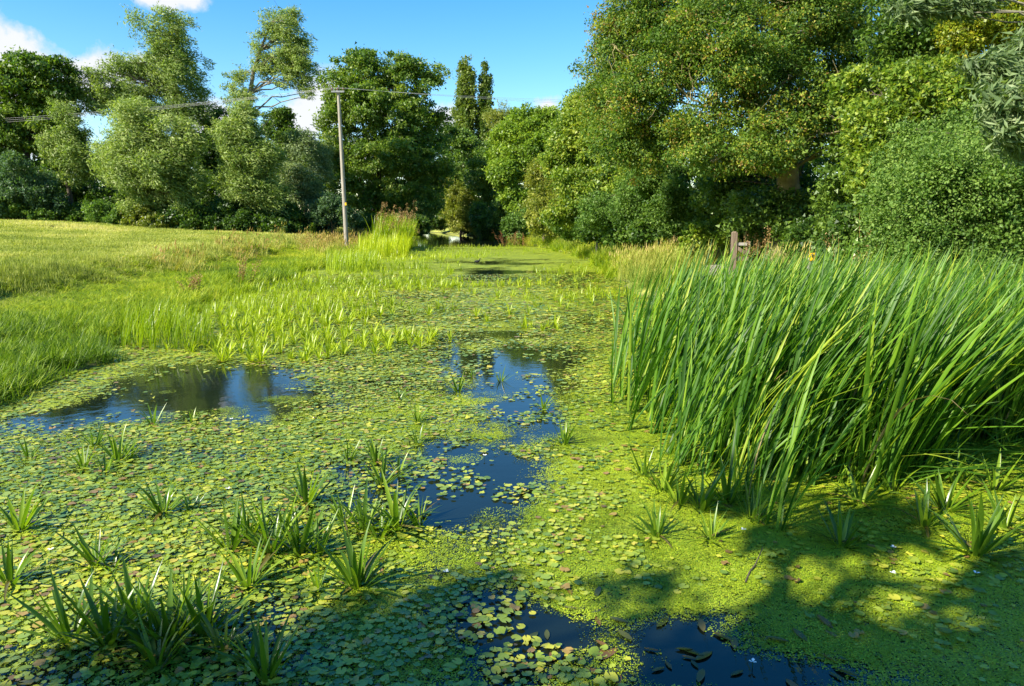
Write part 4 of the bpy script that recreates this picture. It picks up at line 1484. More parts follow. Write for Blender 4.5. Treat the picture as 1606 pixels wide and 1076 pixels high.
tree('dark_tree', 'dark tree between the big round tree and the far channel', 'tree', base_at(715, 76), [lobe(715, 215, 38, 36, 78), lobe(735, 260, 45, 50, 78), lobe(700, 300, 36, 45, 74), lobe(765, 300, 34, 60, 72), lobe(775, 340, 34, 35, 66), lobe(640, 345, 26, 18, 62)],
     'ash', 'dark', 38000, 114, 1.3, .3, tint0=.75, branches=30, trunk=False)
tree('olive_bush', 'olive sunlit bush at the water bend in the centre', 'bush', base_at(722, 74), [lobe(722, 305, 26, 36, 72), lobe(710, 345, 18, 22, 72), lobe(740, 350, 14, 18, 71), lobe(722, 340, 22, 26, 71)],
     'bush', 'olive', 12000, 115, 1.25, .12, tint0=.6, branches=14)
for i, (a, b, rx_, ry_, D, c_, lb) in enumerate(((686, 350, 22, 16, 92, 'lime', 'bright sunlit bush beyond the far water'), (755, 355, 18, 14, 80, 'olive', 'low green shrub on the far right bank by the water'),
                                              (655, 352, 16, 12, 90, 'lime', 'small sunlit shrub far off left of the water end'))):
    tree('far_shrub', lb, 'bush', base_at(a, D), [lobe(a, b, rx_, ry_, D)], 'bush', c_, 5000, 116 + i, 1.3, .06, branches=8, tint0=.75)
# --- lombardy poplars
for i, (a, w_, t_, lb, n) in enumerate(((731, 19, 88, 'broader left one of two tall narrow poplars in the centre', 20000), (761, 12, 95, 'slimmer right one of two tall narrow poplars in the centre', 13000))):
    D = 118
    tree('lombardy_poplar', lb, 'tree', base_at(a, D), [lobe(a, t_ + 18, w_ * .55, 20, D), lobe(a, t_ + 45, w_ * .95, 30, D), lobe(a - 1, t_ + 85, w_ * 1.1, 38, D), lobe(a, t_ + 130, w_, 40, D)],
         'poplar', 'poplar', n, 120 + i, 1.6, .4, tint0=.80 - .25 * i, branches=30, per_clump=60, group='tall narrow poplars', front=.3)
# --- centre right
tree('bare_topped_tree', 'tree with thin greyish top right of the poplars', 'tree', base_at(790, 95), [lobe(785, 185, 24, 22, 95), lobe(800, 205, 34, 30, 95)],
     'willow', 'olive', 9000, 125, 1.2, .3, tint0=.5, branches=50, twig=2)
tree('light_ash_tree', 'light green tree on the right of the far channel', 'tree', base_at(830, 62),
     [lobe(820, 205, 48, 38, 62), lobe(860, 200, 40, 34, 62), lobe(790, 235, 30, 32, 62), lobe(835, 250, 48, 38, 61), lobe(800, 270, 34, 28, 60), lobe(815, 310, 32, 26, 60)],
     'ash', 'lime', 52000, 126, 1.15, .28, tint0=.5, branches=40)
tree('hawthorn_bush', 'yellowish olive bush right of the light green tree', 'bush', base_at(855, 50), [lobe(855, 280, 28, 38, 50), lobe(870, 315, 32, 34, 49), lobe(845, 325, 24, 24, 50)],
     'bush', 'olive', 26000, 127, .95, .15, tint0=.6, branches=20)
tree('dark_bush', 'dark bush in shade at the right of the far water', 'bush', base_at(790, 64), [lobe(790, 335, 34, 32, 64), lobe(820, 345, 30, 24, 60), lobe(760, 345, 22, 26, 66)],
     'bush', 'dark', 16000, 128, 1.3, .12, branches=12)
# --- right bank
tree('ash_tree', 'mid green tree left of the great lichened ash on the right bank', 'tree', (6.6, 37),
     [lobe(905, 190, 42, 40, 36), lobe(940, 170, 45, 50, 35), lobe(900, 245, 46, 42, 36), lobe(950, 240, 52, 46, 35), lobe(925, 295, 48, 40, 34), lobe(880, 330, 32, 30, 36), lobe(985, 300, 40, 40, 33)],
     'ash', 'ash', 80000, 130, .72, .25, tint0=.62, branches=60, per_clump=130)
p0 = P(1210, 420, 22)
tree('great_ash_tree', 'great spreading ash with yellow lichened limbs overhanging the right bank', 'tree', (p0.x, p0.y),
     [lobe(965, 60, 60, 55, 23), lobe(1050, 10, 100, 90, 23), lobe(950, 120, 52, 50, 24), lobe(1030, 130, 90, 70, 22), lobe(1130, 80, 110, 90, 21), lobe(1230, 10, 130, 100, 22), lobe(1220, 140, 110, 80, 21), lobe(1010, 215, 80, 55, 23),
      lobe(1110, 220, 90, 58, 21), lobe(1330, 90, 100, 110, 22), lobe(1200, 225, 70, 45, 20), lobe(1320, 200, 60, 60, 21), lobe(960, 190, 50, 45, 24), lobe(1150, -60, 150, 60, 23)],
     'ash', 'ashnear', 250000, 131, .42, .42, 'lichen', 200, per_clump=120, tint0=.52, twig=3, front=.4,
     limbs=[([(1365, 208), (1330, 200), (1290, 212), (1260, 214), (1235, 190), (1220, 175)], 18.6), ([(1100, 170), (1080, 150), (1060, 128), (1030, 118)], 19.5), ([(1190, 200), (1205, 165), (1215, 140), (1240, 120)], 18.8),
            ([(1000, 115), (985, 90), (960, 70)], 20.5), ([(1110, 260), (1140, 240), (1165, 235), (1200, 250)], 18.8), ([(1330, 185), (1345, 150), (1380, 140)], 18.3),
            ([(1010, 160), (980, 158), (950, 165)], 20.3), ([(1075, 60), (1060, 90), (1085, 118), (1090, 150)], 19.3), ([(1150, 130), (1170, 100), (1165, 70)], 19)],
     trunk_path=[P(1215, 425, 22), P(1240, 350, 22), P(1235, 270, 21.8), P(1200, 210, 21.5), P(1170, 130, 21.5), P(1130, 40, 22), P(1110, -60, 22.5)])
tree('ivy_clad_tree', 'dark ivy covered tree behind the hedge on the right', 'tree', base_at(1425, 17), [lobe(1420, 60, 60, 70, 17), lobe(1440, 150, 70, 60, 17), lobe(1380, 160, 50, 60, 18), lobe(1480, 90, 60, 90, 18), lobe(1560, 150, 80, 80, 18), lobe(1470, -20, 120, 60, 18)],
     'bush', 'dark', 60000, 132, .7, .3, 'bark', 50, tint0=.62, per_clump=90)
tree('yellow_green_tree', 'yellow green leafed tree at the top right behind the willow twigs', 'tree', base_at(1560, 16), [lobe(1530, 40, 52, 45, 16), lobe(1600, 20, 60, 50, 16), lobe(1510, 75, 28, 20, 16)],
     'bush', 'yellow', 30000, 133, .5, .15, 'lichen', 30, tint0=.5)
tree('hedge_bush', 'dark bushes under the great ash behind the reeds', 'bush', base_at(1260, 21), [lobe(1260, 330, 110, 62, 22), lobe(1190, 300, 80, 55, 24), lobe(1340, 320, 60, 90, 19), lobe(1120, 310, 60, 50, 26), lobe(1370, 250, 50, 60, 19)],
     'bush', 'dark', 60000, 134, .8, .15, tint0=.75, branches=30)
tree('hedge_bush', 'mid green bank bushes left of the dark hollow on the right bank', 'bush', base_at(1010, 30), [lobe(1010, 315, 60, 42, 29), lobe(940, 335, 40, 30, 31), lobe(1070, 320, 50, 45, 27), lobe(1040, 280, 60, 36, 28)],
     'bush', 'hedge', 60000, 135, .62, .15, tint0=.42, branches=30)
tree('hedge_bush', 'large dense sunlit hedge of small leaves at the right edge', 'bush', base_at(1520, 11.5),
     [lobe(1440, 300, 70, 75, 12), lobe(1520, 290, 80, 80, 11.8), lobe(1610, 300, 80, 90, 11.5), lobe(1400, 370, 60, 60, 12.4), lobe(1480, 385, 80, 60, 11.8), lobe(1580, 400, 80, 70, 11.4), lobe(1680, 330, 90, 110, 11.5), lobe(1375, 315, 32, 46, 12.8), lobe(1500, 235, 60, 40, 12.5), lobe(1600, 240, 60, 50, 12.3), lobe(1420, 245, 40, 34, 13), lobe(1530, 440, 90, 40, 11), lobe(1410, 420, 70, 40, 12), lobe(1560, 205, 70, 40, 12.8), lobe(1470, 225, 50, 30, 13), lobe(1640, 210, 70, 60, 12.6), lobe(1430, 215, 36, 26, 13.2), lobe(1385, 250, 30, 30, 13.4), lobe(1505, 190, 44, 26, 13)],
     'bush', 'hedge', 140000, 136, .36, .12, tint0=.56, branches=60, per_clump=110, front=.45, twig=1)
tree('bramble_bush', 'bright yellow green bramble beside the wooden gate post', 'bush', base_at(1110, 24), [lobe(1105, 372, 34, 24, 24), lobe(1130, 358, 28, 20, 24.3), lobe(1080, 388, 24, 14, 23.8)],
     'bush', 'bramble', 7000, 137, .75, .04, branches=10, tint0=.55)
tree('hazel_bush', 'mid green leafy bush filling the space above the left end of the hedge', 'bush', base_at(1400, 14.6), [lobe(1370, 210, 50, 55, 14.8), lobe(1430, 150, 60, 50, 15), lobe(1390, 280, 50, 50, 14.4), lobe(1490, 150, 50, 36, 14.4), lobe(1340, 150, 40, 40, 15.4)],
     'bush', 'ash', 60000, 139, .62, .12, tint0=.5, branches=40, front=.4)
# near willow hanging in from the right
tree('near_willow', 'near willow hanging long narrow leaves in from the right edge', 'tree', (7.2, 7.8),
     [lobe(1610, 180, 60, 60, 6.4), lobe(1570, 165, 50, 36, 6.6), lobe(1640, 90, 80, 50, 7.4), lobe(1600, 240, 40, 40, 7), lobe(1440, 12, 60, 26, 8), lobe(1520, 0, 60, 30, 8), lobe(1560, 110, 50, 30, 6.8), lobe(1590, 230, 36, 36, 6.6)],
     'willow', 'willow_grey', 12500, 138, .36, .15, 'willowbark', 16, per_clump=34, tint0=.35, front=.1,
     trunk_path=[(7.2, 7.8, .4), (7.0, 7.6, 1.8), (6.8, 7.5, 3.2), (6.6, 7.5, 4.6), (6.5, 7.4, 6.0)])
# trees behind and left of the camera that shade the near water
SH = -1.0
tree('shade_tree', 'tree on the bank behind the viewer shading the near water', 'tree', (-9.8, -3.2),
     [(-9.9, -2.0, 6.6, 1.7, 1.2, 1.0), (-8.3, -1.3, 7.0, 1.5, 1.0, 1.0), (-10.8, -2.6, 8.2, 1.8, 1.4, 1.3)], 'ash', 'ash', 2600, 140, .95, .25, tint0=.5)
tree('shade_tree', 'second tree behind the viewer shading the near water', 'tree', (-5.4, -3.6),
     [(-6.8, -.3, 6.8, 1.2, 1.1, .9), (-5.0, -1.2, 6.6, 1.3, 1.0, .9), (-3.3, -.5, 6.2, 1.2, .9, .8), (-2.2, -1.2, 5.6, 1.4, 1.0, .8), (-5.0, .75, 6.5, .95, .8, .6), (-3.0, .8, 6.5, .9, .7, .6), (-1.7, 1.0, 6.3, .6, .5, .4)], 'ash', 'ash', 4400, 141, .95, .2, tint0=.5)
rng = np.random.default_rng(66)
UG = 'low shrubs closing the foot of the tree line'
UGL = ['low dark shrub at the extreme left foot of the tree line', 'green shrub under the bluish bush at far left', 'dark shrub under the small pale willow at left', 'green shrub between the small pale willow and the broad willow', 'olive shrub at the left foot of the broad pale willow', 'dark shrub at the right foot of the broad pale willow', 'dark shrub in the gap between the two pale willows', 'dark shrub at the foot of the pale willow column', 'dark shrub where the meadow edge meets the left tree line', 'grey green shrub just left of the pole foot', 'dark shrub under the big round tree behind the pole', 'dark shrub behind the brown headed reeds', 'dark shrub beyond the far left end of the water', 'dark shrub at the foot of the olive bush by the water bend', 'dark shrub on the right end of the far water', 'green shrub under the light green tree on the far right bank', 'olive shrub at the foot of the yellowish olive bush', 'green shrub on the right bank left of the mid green tree', 'dark shrub under the mid green tree on the right bank', 'green shrub behind the thin marker post', 'dark shrub behind the rusty docks in dry grass', 'green shrub rising behind the bramble', 'dark shrub behind the wooden gate post', 'dark shrub right of the gate post under the great ash', 'dark shrub behind the yellow waymarker', 'dark shrub between the waymarker and the sunlit hedge']
for i, (a, b, rx_, ry_, D, c_) in enumerate([(-30, 322, 44, 30, 52, 'dark'), (40, 330, 44, 24, 51.5, 'hedge'), (105, 335, 44, 24, 52, 'dark'), (165, 338, 40, 24, 51, 'hedge'), (225, 344, 40, 22, 50, 'olive'), (285, 345, 44, 26, 50, 'dark'), (345, 348, 44, 30, 50.5, 'dark'),
                                        (405, 350, 44, 30, 51, 'dark'), (450, 352, 36, 24, 52, 'dark'), (500, 345, 30, 24, 56, 'sallow'), (585, 350, 40, 22, 58, 'dark'), (640, 352, 30, 20, 60, 'dark'), (690, 335, 30, 24, 84, 'dark'), (735, 350, 22, 18, 76, 'dark'), (772, 350, 26, 22, 68, 'dark'),
                                        (815, 350, 30, 24, 56, 'hedge'), (855, 350, 30, 24, 48, 'olive'), (895, 352, 34, 26, 41, 'hedge'), (940, 355, 36, 26, 35, 'dark'), (985, 358, 40, 28, 31, 'hedge'), (1035, 358, 44, 32, 28, 'dark'), (1085, 345, 44, 40, 27, 'hedge'),
                                        (1150, 345, 50, 48, 26.5, 'dark'), (1215, 370, 56, 50, 22.5, 'dark'), (1280, 380, 56, 50, 20, 'dark'), (1345, 385, 56, 55, 17, 'dark')]):
    tree('undergrowth_shrub', UGL[i], 'bush', base_at(a, D), [lobe(a, b, rx_, ry_, D), lobe(a + rx_ * .6, b + ry_ * .2, rx_ * .7, ry_ * .7, D - .6)],
         'bush', c_, 9500, 500 + i, .7 + D / 110, .05, branches=8, group=UG, tint0=.5, trunk=False)
# filler woodland far behind all
rng = np.random.default_rng(77)
k = 0
for (a, D, top, c_) in ((-60, 72, 210, 'dark'), (60, 74, 220, 'dark'), (170, 72, 230, 'dark'), (270, 74, 235, 'ash_far'), (380, 76, 240, 'dark'), (470, 80, 250, 'ash_far'), (560, 90, 250, 'dark'), (650, 100, 240, 'dark'),
                     (740, 110, 235, 'ash_far'), (830, 85, 235, 'dark'), (920, 60, 250, 'dark'), (1010, 45, 240, 'ash_far'), (1110, 36, 200, 'dark'), (1230, 30, 210, 'dark'), (1350, 27, 180, 'dark'), (1480, 24, 120, 'dark'), (1600, 22, 150, 'dark')):
    h_ = (340 - top) / 2
    tree('woodland_tree', 'dim background tree closing the wood behind the front trees', 'tree', base_at(a, D),
         [lobe(a, top + h_ * .7, 70, h_ * .75, D), lobe(a + 20, top + h_ * 1.5, 75, h_ * .6, D)], 'bush', c_, 5500, 200 + k, 2.0 * D / 60 if D > 40 else 1.3, .2, branches=8, group='background woodland trees')
    k += 1


# ------------------------------------------------------------------ reed bed with brown plumes on the left bank
def far_reeds(name, label, px0, px1, py0, py1, n, h, tinted, seed, plume=False, mat='soldier_far', group=None):
    rng = np.random.default_rng(seed)
    x, y, hh = [], [], []
    while len(x) < n:
        p = G(rng.uniform(px0, px1), rng.uniform(py0, py1), .1)
        x.append(p.x); y.append(p.y)
    x = np.array(x); y = np.array(y)
    T = [blade_template(1.0, .020, b, 4, .03, 0, .4, 1.4, rng.normal() * .4) for b in (.2, .45, .7, .3)]
    yaw = rng.normal(0, .9, n); L = rng.uniform(.55, 1.1, n) * h * np.clip(1 + .22 * n2(x, y, 1.6, 1), .6, 1.35)
    loc = np.column_stack([x, y, np.maximum(ground_z(x, y), 0) - .05])
    cx0, cy0 = x.mean(), y.mean()
    root = empty(name, (cx0, cy0, 0), label, 'reeds', group)
    off = np.array([cx0, cy0, 0])
    v, f, t = join_blades(T, rng.integers(0, 4, n), mat34(loc - off, yaw, rng.normal(.08, .1, n), L), np.clip(rng.normal(tinted, .2, n), 0, 1), 4)
    o = link('massed_leaves', fast_mesh('massed_leaves', v, f, tint=t), M[mat], root)
    o['kind'] = 'stuff'
    if plume:
        paths = []
        m = int(n * .045)
        P_, D_, N_, L_, W_, T_ = [], [], [], [], [], []
        for i in range(m):
            a = loc[i] - off
            tip = a + np.array([rng.uniform(.15, .5), rng.normal() * .1, L[i] * rng.uniform(1.0, 1.4)])
            paths.append((curve_pts(a, tip, 0, 4, rng, .01), np.full(4, .006)))
            for j in range(12):
                q = tip + np.array([rng.normal() * .05 + .05, rng.normal() * .05, -rng.uniform(0, .30)])
                P_.append(q); D_.append([.5, 0, -.6] + rng.normal(size=3) * .4); N_.append(rng.normal(size=3)); L_.append(.13); W_.append(.035); T_.append(rng.random())
        link('stems', tube_mesh('stems', paths, 4), M['plume'], root)['kind'] = 'stuff'
        link('plumes', leaves_mesh('plumes', np.array(P_), unit(np.array(D_)), unit(np.array(N_)), np.array(L_), np.array(W_), np.array(T_)), M['plume'], root)['kind'] = 'stuff'
    return root


far_reeds('reed_bed', 'tall reeds with brown feathery heads on the left bank by the far water', 585, 645, 384, 392, 2600, 1.95, .3, 301, True)
far_reeds('reed_bed', 'light green reeds in front of the brown headed ones on the left bank', 562, 640, 392, 401, 1600, 1.15, .85, 302)
far_reeds('rush_clump', 'fresh green tall rushes on the left bank in mid distance', 510, 590, 408, 424, 900, .85, .35, 303)
far_reeds('rush_clump', 'dark green rushes leaning over the pads at the left bank', 190, 330, 500, 540, 900, .62, .15, 304)
far_reeds('rush_clump', 'bright rushes behind the sunlit bed of spiky plants', 330, 520, 462, 490, 800, .40, .45, 305)


# tiny duckweed fronds in the near water
def frond_patch(seed):
    rng = np.random.default_rng(seed)
    n = 90
    a = rng.uniform(0, 6.28, n); rr = .10 * np.sqrt(rng.random(n))
    c = np.column_stack([rr * np.cos(a), rr * np.sin(a), rng.uniform(0, .004, n)])
    k = 5
    t = np.linspace(0, 2 * math.pi, k, endpoint=False)[None] + rng.uniform(0, 6.28, (n, 1))
    s_ = rng.uniform(.0022, .0052, (n, 1))
    v = np.stack([np.cos(t) * s_, np.sin(t) * s_ * .75, np.sin(t + 1) * .0012], 2) + c[:, None]
    me = fast_mesh('frond_patch', v.reshape(-1, 3), np.arange(n * k).reshape(n, k), tint=np.repeat(rng.random(n), k))
    me.materials.append(M['frond'])
    return template('frond_patch', me)


M['frond'] = leaf_mat('duckweed_frond', [(0.0, (.10, .17, .010)), (0.5, (.26, .36, .014)), (1.0, (.46, .52, .03))], trans=.15, rough=.4, spec=.4, src='instance')
rng = np.random.default_rng(61)
x = rng.uniform(-4.5, 5.0, 40000); y = rng.uniform(2.8, 9.0, 40000)
px, py = photo_xy(x, y)
ok = (px > -30) & (px < 1640) & (py < 1100) & (rng.random(len(x)) < .55 * np.clip(weed_cover(x, y) * 1.25 - .22 + .25 * n2(x, y, 9.0, 1), 0, 1))
x, y = x[ok], y[ok]
print('frond patches', len(x))
scatter_instances('duckweed_fronds', np.column_stack([x, y, np.full(len(x), .0065)]), np.column_stack([x * 0, x * 0, rng.uniform(0, 6.28, len(x))]),
                  np.column_stack([rng.uniform(.7, 1.3, len(x))] * 3), np.clip(.45 + .2 * n2(x, y, 1.5, 2) + rng.normal(size=len(x)) * .1, 0, 1),
                  [frond_patch(i) for i in range(5)], 'tiny bright duckweed fronds drifting on the near water', 'duckweed')

# ------------------------------------------------------------------ docks and other tall weeds
def weed_plant(name, label, px_, py_, D, h, kind, seed, group=None, n=5):
    rng = np.random.default_rng(seed)
    p = P(px_, py_, D)
    z0 = gz(p.x, p.y)
    root = empty(name, (p.x, p.y, z0), label, 'plant', group)
    paths = []
    A = [[], [], [], [], [], []]
    B = [[], [], [], [], [], []]
    for i in range(n):
        b = np.array([rng.normal() * .1, rng.normal() * .1, 0.0])
        t = b + np.array([rng.normal() * .25 * h + .05, rng.normal() * .15, h * rng.uniform(.8, 1.1)])
        pts = curve_pts(b, t, 0, 5, rng, .02)
        paths.append((pts, np.linspace(.009, .004, 5)))
        for j in range(50 if kind != 'pale' else 26):
            u = rng.uniform(.5, 1) if kind != 'pale' else rng.uniform(.15, 1)
            q = b + (t - b) * u + rng.normal(size=3) * (.05 if kind != 'pale' else .06)
            S_ = A
            S_[0].append(q); S_[1].append(rng.normal(size=3) + [0, 0, .3]); S_[2].append(rng.normal(size=3)); s = .05 if kind != 'pale' else .11
            S_[3].append(s * rng.uniform(.6, 1.3)); S_[4].append(s * .5); S_[5].append(rng.random())
        for j in range(7):
            q = b + (t - b) * rng.uniform(.05, .6) + rng.normal(size=3) * .06
            B[0].append(q); B[1].append(rng.normal(size=3) * [1, 1, .3]); B[2].append([0, 0, 1] + rng.normal(size=3) * .3); B[3].append(.16); B[4].append(.06); B[5].append(rng.random())
    link('stems', tube_mesh('stems', paths, 5), M['plume'], root)
    mk = lambda nm, S_, mt: link(nm, leaves_mesh(nm, np.array(S_[0]), unit(np.array(S_[1], float)), unit(np.array(S_[2], float)), np.array(S_[3]), np.array(S_[4]), np.array(S_[5])), mt, root)
    mk('seed_heads' if kind != 'pale' else 'leaves', A, M['redseed'] if kind == 'red' else (M['plume'] if kind == 'brown' else M['paleleaf']))
    if kind != 'pale':
        mk('leaves', B, M['olive'])
    return root


DK = 'rusty seeded docks on the banks'
for i, (a, b, D, h, kd, lb) in enumerate((
        (790, 372, 54, 1.5, 'red', 'rusty red dock furthest left on the far right bank'), (803, 374, 52, 1.4, 'red', 'rusty red dock beside the leftmost one on the far right bank'), (822, 372, 50, 1.4, 'red', 'pinkish seeded plant right of the red docks on the far bank'),
        (990, 385, 32, 1.1, 'brown', 'brown seeded plant under the bank bushes, left of the rusty docks'), (1022, 385, 29, 1.1, 'red', 'rusty dock in dry grass under the bank bushes, left one'), (1040, 384, 28, 1.2, 'red', 'rusty dock in dry grass under the bank bushes, right one'),
        (1195, 415, 20, 1.2, 'brown', 'brown umbel plant right of the wooden gate post'), (1172, 412, 22, 1.1, 'brown', 'brown seeded plant touching the gate rails'),
        (1350, 420, 14.5, 1.4, 'brown', 'brown dry flower heads above the reeds before the hedge'), (1385, 425, 13.5, 1.1, 'brown', 'low brown dry plant between reeds and hedge'),
        (378, 400, 22, .75, 'brown', 'brown seeded weed clump standing on the left meadow edge'), (300, 425, 19, .55, 'brown', 'pale brown weed clump on the meadow edge left of the taller one'),
        (600, 356, 44, 2.3, 'brown', 'single tall brown plant rising above the reed heads by the channel'))):
    weed_plant('dock_plant', lb, a, b, D, h, kd, 400 + i, DK, 7)
weed_plant('pale_sapling', 'pale sunlit leafy sapling before the dark hollow, left stem', 1325, 410, 14, 1.55, 'pale', 450, None, 4)
weed_plant('pale_sapling', 'pale sunlit leafy sapling with its top at the hedge, right stem', 1345, 405, 14.3, 1.9, 'pale', 451, None, 4)


# ------------------------------------------------------------------ hard objects
import bmesh


def box_mesh(name, size, loc=(0, 0, 0), rot=None, bevel=.008):
    bm = bmesh.new()
    bmesh.ops.create_cube(bm, size=1)
    bmesh.ops.scale(bm, vec=size, verts=bm.verts)
    if bevel:
        bmesh.ops.bevel(bm, geom=bm.edges[:], offset=bevel, segments=2, affect='EDGES')
    if rot:
        bmesh.ops.rotate(bm, cent=(0, 0, 0), matrix=Euler(rot).to_matrix(), verts=bm.verts)
    bmesh.ops.translate(bm, vec=loc, verts=bm.verts)
    me = bpy.data.meshes.new(name)
    bm.to_mesh(me); bm.free()
    return me


# utility pole
PD = 45.0
pb = P(543, 362, PD); pt = P(530.5, 141, PD)
pz = gz(pb.x, pb.y)
root = empty('utility_pole', (pb.x, pb.y, pz), 'tall wooden utility pole on the left bank before the big round tree', 'pole')
off = np.array([pb.x, pb.y, pz])
top = np.array([pt.x, pt.y, pt.z])
bot = np.array([pb.x, pb.y, pz - .3])
n = 8
pts = bot + (top - bot) * np.linspace(0, 1, n)[:, None]
link('shaft', tube_mesh('shaft', [(pts - off, np.linspace(.135, .09, n)), (np.array([top - [0, 0, .01], top + [0, 0, .02]]) - off, np.array([.105, .001]))], 14), M['polewood'], root)
link('crossarm', box_mesh('crossarm', (.75, .10, .10), tuple(top - off + [0, -.14, -.12])), M['steel'], root)
ins = []
for k, dx in enumerate((-.33, 0.0, .33)):
    a = top - off + np.array([dx, -.14, -.07])
    o = link('insulator', tube_mesh('insulator', [(np.array([a, a + [0, 0, .06], a + [0, 0, .10], a + [0, 0, .15], a + [0, 0, .17]]), np.array([.02, .05, .035, .045, .01]))], 8), M['ceramic'], root)
    ins.append(top + np.array([dx, -.14, .10]))
a = top - off
link('stay_bracket', tube_mesh('stay_bracket', [(np.array([a + [-.05, 0, -.25], a + [-.35, 0, .1], a + [-.6, 0, .5]]), np.array([.03, .03, .025]))], 6), M['steel'], root)
q = P(542, 320, PD - .17)
link('warning_plate', box_mesh('warning_plate', (.10, .02, .16), (q.x - off[0], q.y - off[1], q.z - off[2]), bevel=.003), M['yellowpaint'], root)
# wires
WG = 'overhead wires on the wooden pole'
for k in range(3):
    for side, (tx, ty, D), word in ((0, (-420, 192, 66), 'left'), (1, (1160, 160, 52), 'right')):
        e = P(tx, ty + k * 5, D)
        a = ins[k]; b = np.array([e.x, e.y, e.z])
        if side == 0:
            b[2] -= .0
        t = np.linspace(0, 1, 24)[:, None]
        pts = a + (b - a) * t
        pts[:, 2] -= (.8 if side == 0 else .25) * 4 * (t * (1 - t))[:, 0]
        o = link('overhead_wire', tube_mesh('overhead_wire', [(pts, np.full(24, .0055))], 4), M['wire'])
        tag(o, '%s of the three thin wires running to the %s of the pole' % (('lowest', 'middle', 'highest')[2 - k], word), 'wire', WG)

# gate post with rails
gp = P(1150, 404, 21.5)
g0 = gz(gp.x, gp.y)
root = empty('gate_post', (gp.x, gp.y, g0), 'weathered brown wooden gate post with broken rails beside the path', 'post', None, R(-8))
H = P(1150, 363, 21.5).z - g0
bm = bmesh.new()
bmesh.ops.create_cube(bm, size=1)
bmesh.ops.scale(bm, vec=(.155, .15, H), verts=bm.verts)
bmesh.ops.translate(bm, vec=(0, 0, H / 2), verts=bm.verts)
bmesh.ops.bevel(bm, geom=[e for e in bm.edges if all(v.co.z > H - .01 for v in e.verts)], offset=.035, segments=1, affect='EDGES')
me = bpy.data.meshes.new('post'); bm.to_mesh(me); bm.free()
link('post', me, M['wood'], root)
link('rail', box_mesh('rail', (.30, .07, .09), (.22, .0, H - .36)), M['rail'], root)
link('brace', box_mesh('brace', (.36, .06, .10), (.24, -.02, H - .56), (0, .55, 0)), M['wood'], root)
link('rail', box_mesh('rail', (.34, .07, .12), (.26, .0, H - .78)), M['wood'], root)
link('short_post', box_mesh('short_post', (.12, .12, H - .28), (.41, .10, (H - .28) / 2)), M['wood'], root)
# far thin marker post
q = P(936, 385, 36); z0 = gz(q.x, q.y)
root = empty('marker_post', (q.x, q.y, z0), 'thin pale wooden marker post in the dry grass on the right bank', 'post')
hh = P(936, 362, 36).z - z0
link('post', box_mesh('post', (.10, .10, hh), (0, 0, hh / 2)), M['rail'], root)
link('cap', box_mesh('cap', (.12, .12, .08), (0, 0, hh + .04)), M['yellowpaint'], root)
# yellow waymarker
q = P(1273, 403, 16); z0 = gz(q.x, q.y)
root = empty('waymarker', (q.x, q.y, z0), 'small yellow waymarker plate on a short post above the reeds', 'sign')
hh = q.z - z0
link('post', box_mesh('post', (.09, .07, hh + .06), (0, .05, (hh + .06) / 2)), M['rail'], root)
pl = link('plate', box_mesh('plate', (.135, .02, .17), (.01, 0, hh), bevel=.009), M['yellowpaint'], root)
link('arrow', tube_mesh('arrow', [(np.array([[.01, -.014, hh - .01], [.01, -.014, hh + .03], [.01, -.014, hh + .045], [.01, -.014, hh + .07]]), np.array([.012, .012, .035, .002]))], 4), M['blackpaint'], pl)

# water bird
q = G(749, 412, 0)
root = empty('water_bird', q, 'small dark waterbird on the yellow duckweed far up the channel', 'bird', None, R(10))
root.scale = (.7, .7, .7)
link('body', tube_mesh('body', [(np.array([[-.22, 0, .13], [-.17, 0, .10], [-.08, 0, .08], [.02, 0, .08], [.10, 0, .11], [.13, 0, .17], [.14, 0, .22], [.17, 0, .25], [.20, 0, .245], [.215, 0, .24]]),
                                    np.array([.005, .04, .075, .085, .06, .032, .026, .036, .022, .004]))], 12), M['blackfeather'], root)
link('beak', tube_mesh('beak', [(np.array([[.205, 0, .245], [.245, 0, .232]]), np.array([.014, .002]))], 6), M['yellowpaint'], root)

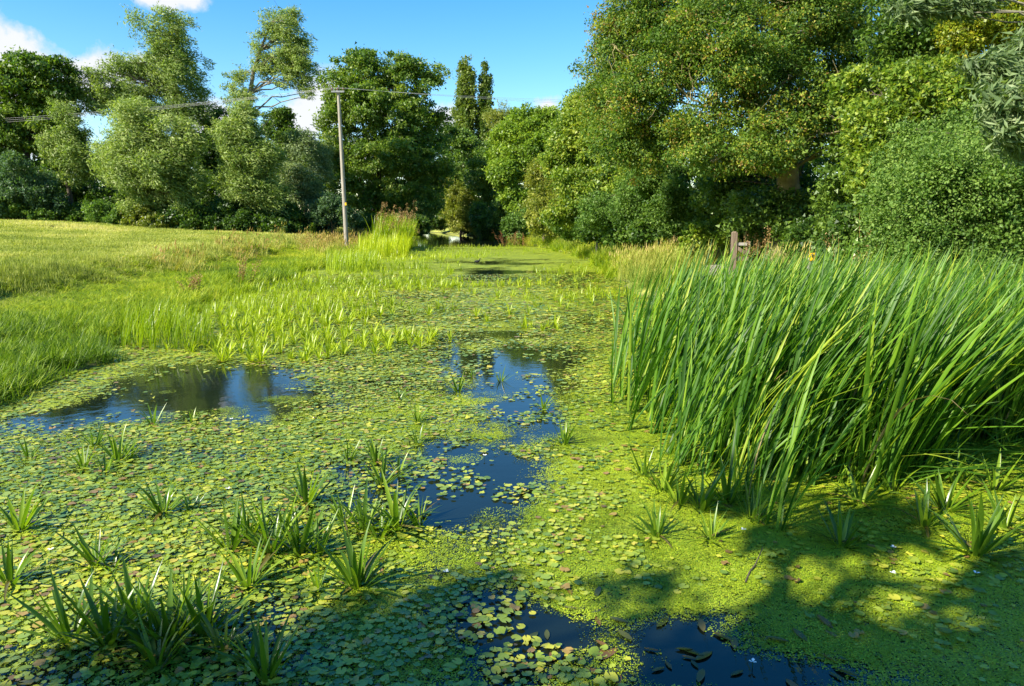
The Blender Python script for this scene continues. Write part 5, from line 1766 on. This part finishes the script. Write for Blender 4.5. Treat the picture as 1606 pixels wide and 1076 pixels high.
# ------------------------------------------------------------------ small floating things
rng = np.random.default_rng(91)
fl_me = None
for i, (a, b, lb) in enumerate(((540, 914, 'beside the lone dark plant'), (358, 773, 'among sunlit pads at left'), (363, 662, 'at the lower edge of the blue pond'), (1165, 838, 'in the duckweed below the reeds'),
                                (1400, 907, 'on duckweed at lower right'), (1400, 866, 'in duckweed before the reeds'), (1530, 907, 'near the right edge on duckweed'), (97, 988, 'left of the lowest shaded clump'),
                                (760, 720, 'near the middle blue channel'), (700, 905, 'in shade below the channel'), (1180, 1048, 'on the dark water at the bottom'), (80, 870, 'in yellow pads near the left edge'))):
    p = G(a, b)
    root = empty('white_flower', p, 'tiny white three petalled flower ' + lb, 'flower', 'tiny white flowers on the water', rng.uniform(0, 6))
    for k in range(3):
        if fl_me is None:
            pv_ = np.array([[0, 0, 0], [.012, -.009, .006], [.022, 0, .008], [.012, .009, .006]])
            fl_me = fast_mesh('petal', pv_, np.array([[0, 1, 2, 3]])); fl_me.materials.append(M['white'])
        o = link('petal', fl_me, None, root)
        o.location = (0, 0, .035); o.rotation_euler = (0, 0, k * 2.094)
    link('stalk', tube_mesh('stalk', [(np.array([[0, 0, -.01], [0, 0, .036]]), np.array([.002, .002]))], 4), M['soldier'], root)


def ell_leaf():
    n = 7
    t = np.linspace(0, 1, n)
    w = .30 * np.sin(np.pi * t) ** .7 * .5
    v = []
    for i in range(n):
        zc = .02 * math.sin(3 * t[i])
        v += [(t[i], -w[i], zc), (t[i], 0, zc - .015), (t[i], w[i], zc)]
    f = []
    for i in range(n - 1):
        a = i * 3
        f += [[a, a + 1, a + 4, a + 3], [a + 1, a + 2, a + 5, a + 4]]
    return np.array(v), np.array(f)


ev, ef = ell_leaf()
pw = []
for t_ in (.1, .35, .6, .9):
    me = fast_mesh('pondweed_leaf', ev, ef, tint=np.full(len(ev), t_), smooth=True); me.materials.append(M['pondweed']); pw.append(me)
for i in range(46):
    a, b = rng.uniform(960, 1420), rng.uniform(985, 1074)
    if i > 30:
        a, b = rng.uniform(840, 960), rng.uniform(930, 1070)
    p = G(a, b)
    o = link('pondweed_leaf', pw[int(rng.integers(0, 4))])
    o.location = (p.x, p.y, .006 + .004 * rng.random()); o.rotation_euler = (rng.normal() * .05, rng.normal() * .04, rng.uniform(0, 6.28)); s = rng.uniform(.07, .15); o.scale = (s, s, s)
    tag(o, 'oval brownish pondweed leaf lying on the dark open water at the bottom', 'pondweed leaf', 'oval pondweed leaves on the dark water')
p = G(1195, 880)
pts = np.array([[0, 0, .09], [-.03, -.03, .05], [-.07, -.08, .015], [-.13, -.16, .008], [-.2, -.3, .01]])
o = link('dead_twig', tube_mesh('dead_twig', [(pts, np.linspace(.003, .006, 5))], 5), M['bark'])
o.location = p
tag(o, 'thin dark dead twig poking out of the duckweed', 'twig')
print('crown tris', TRI[0])
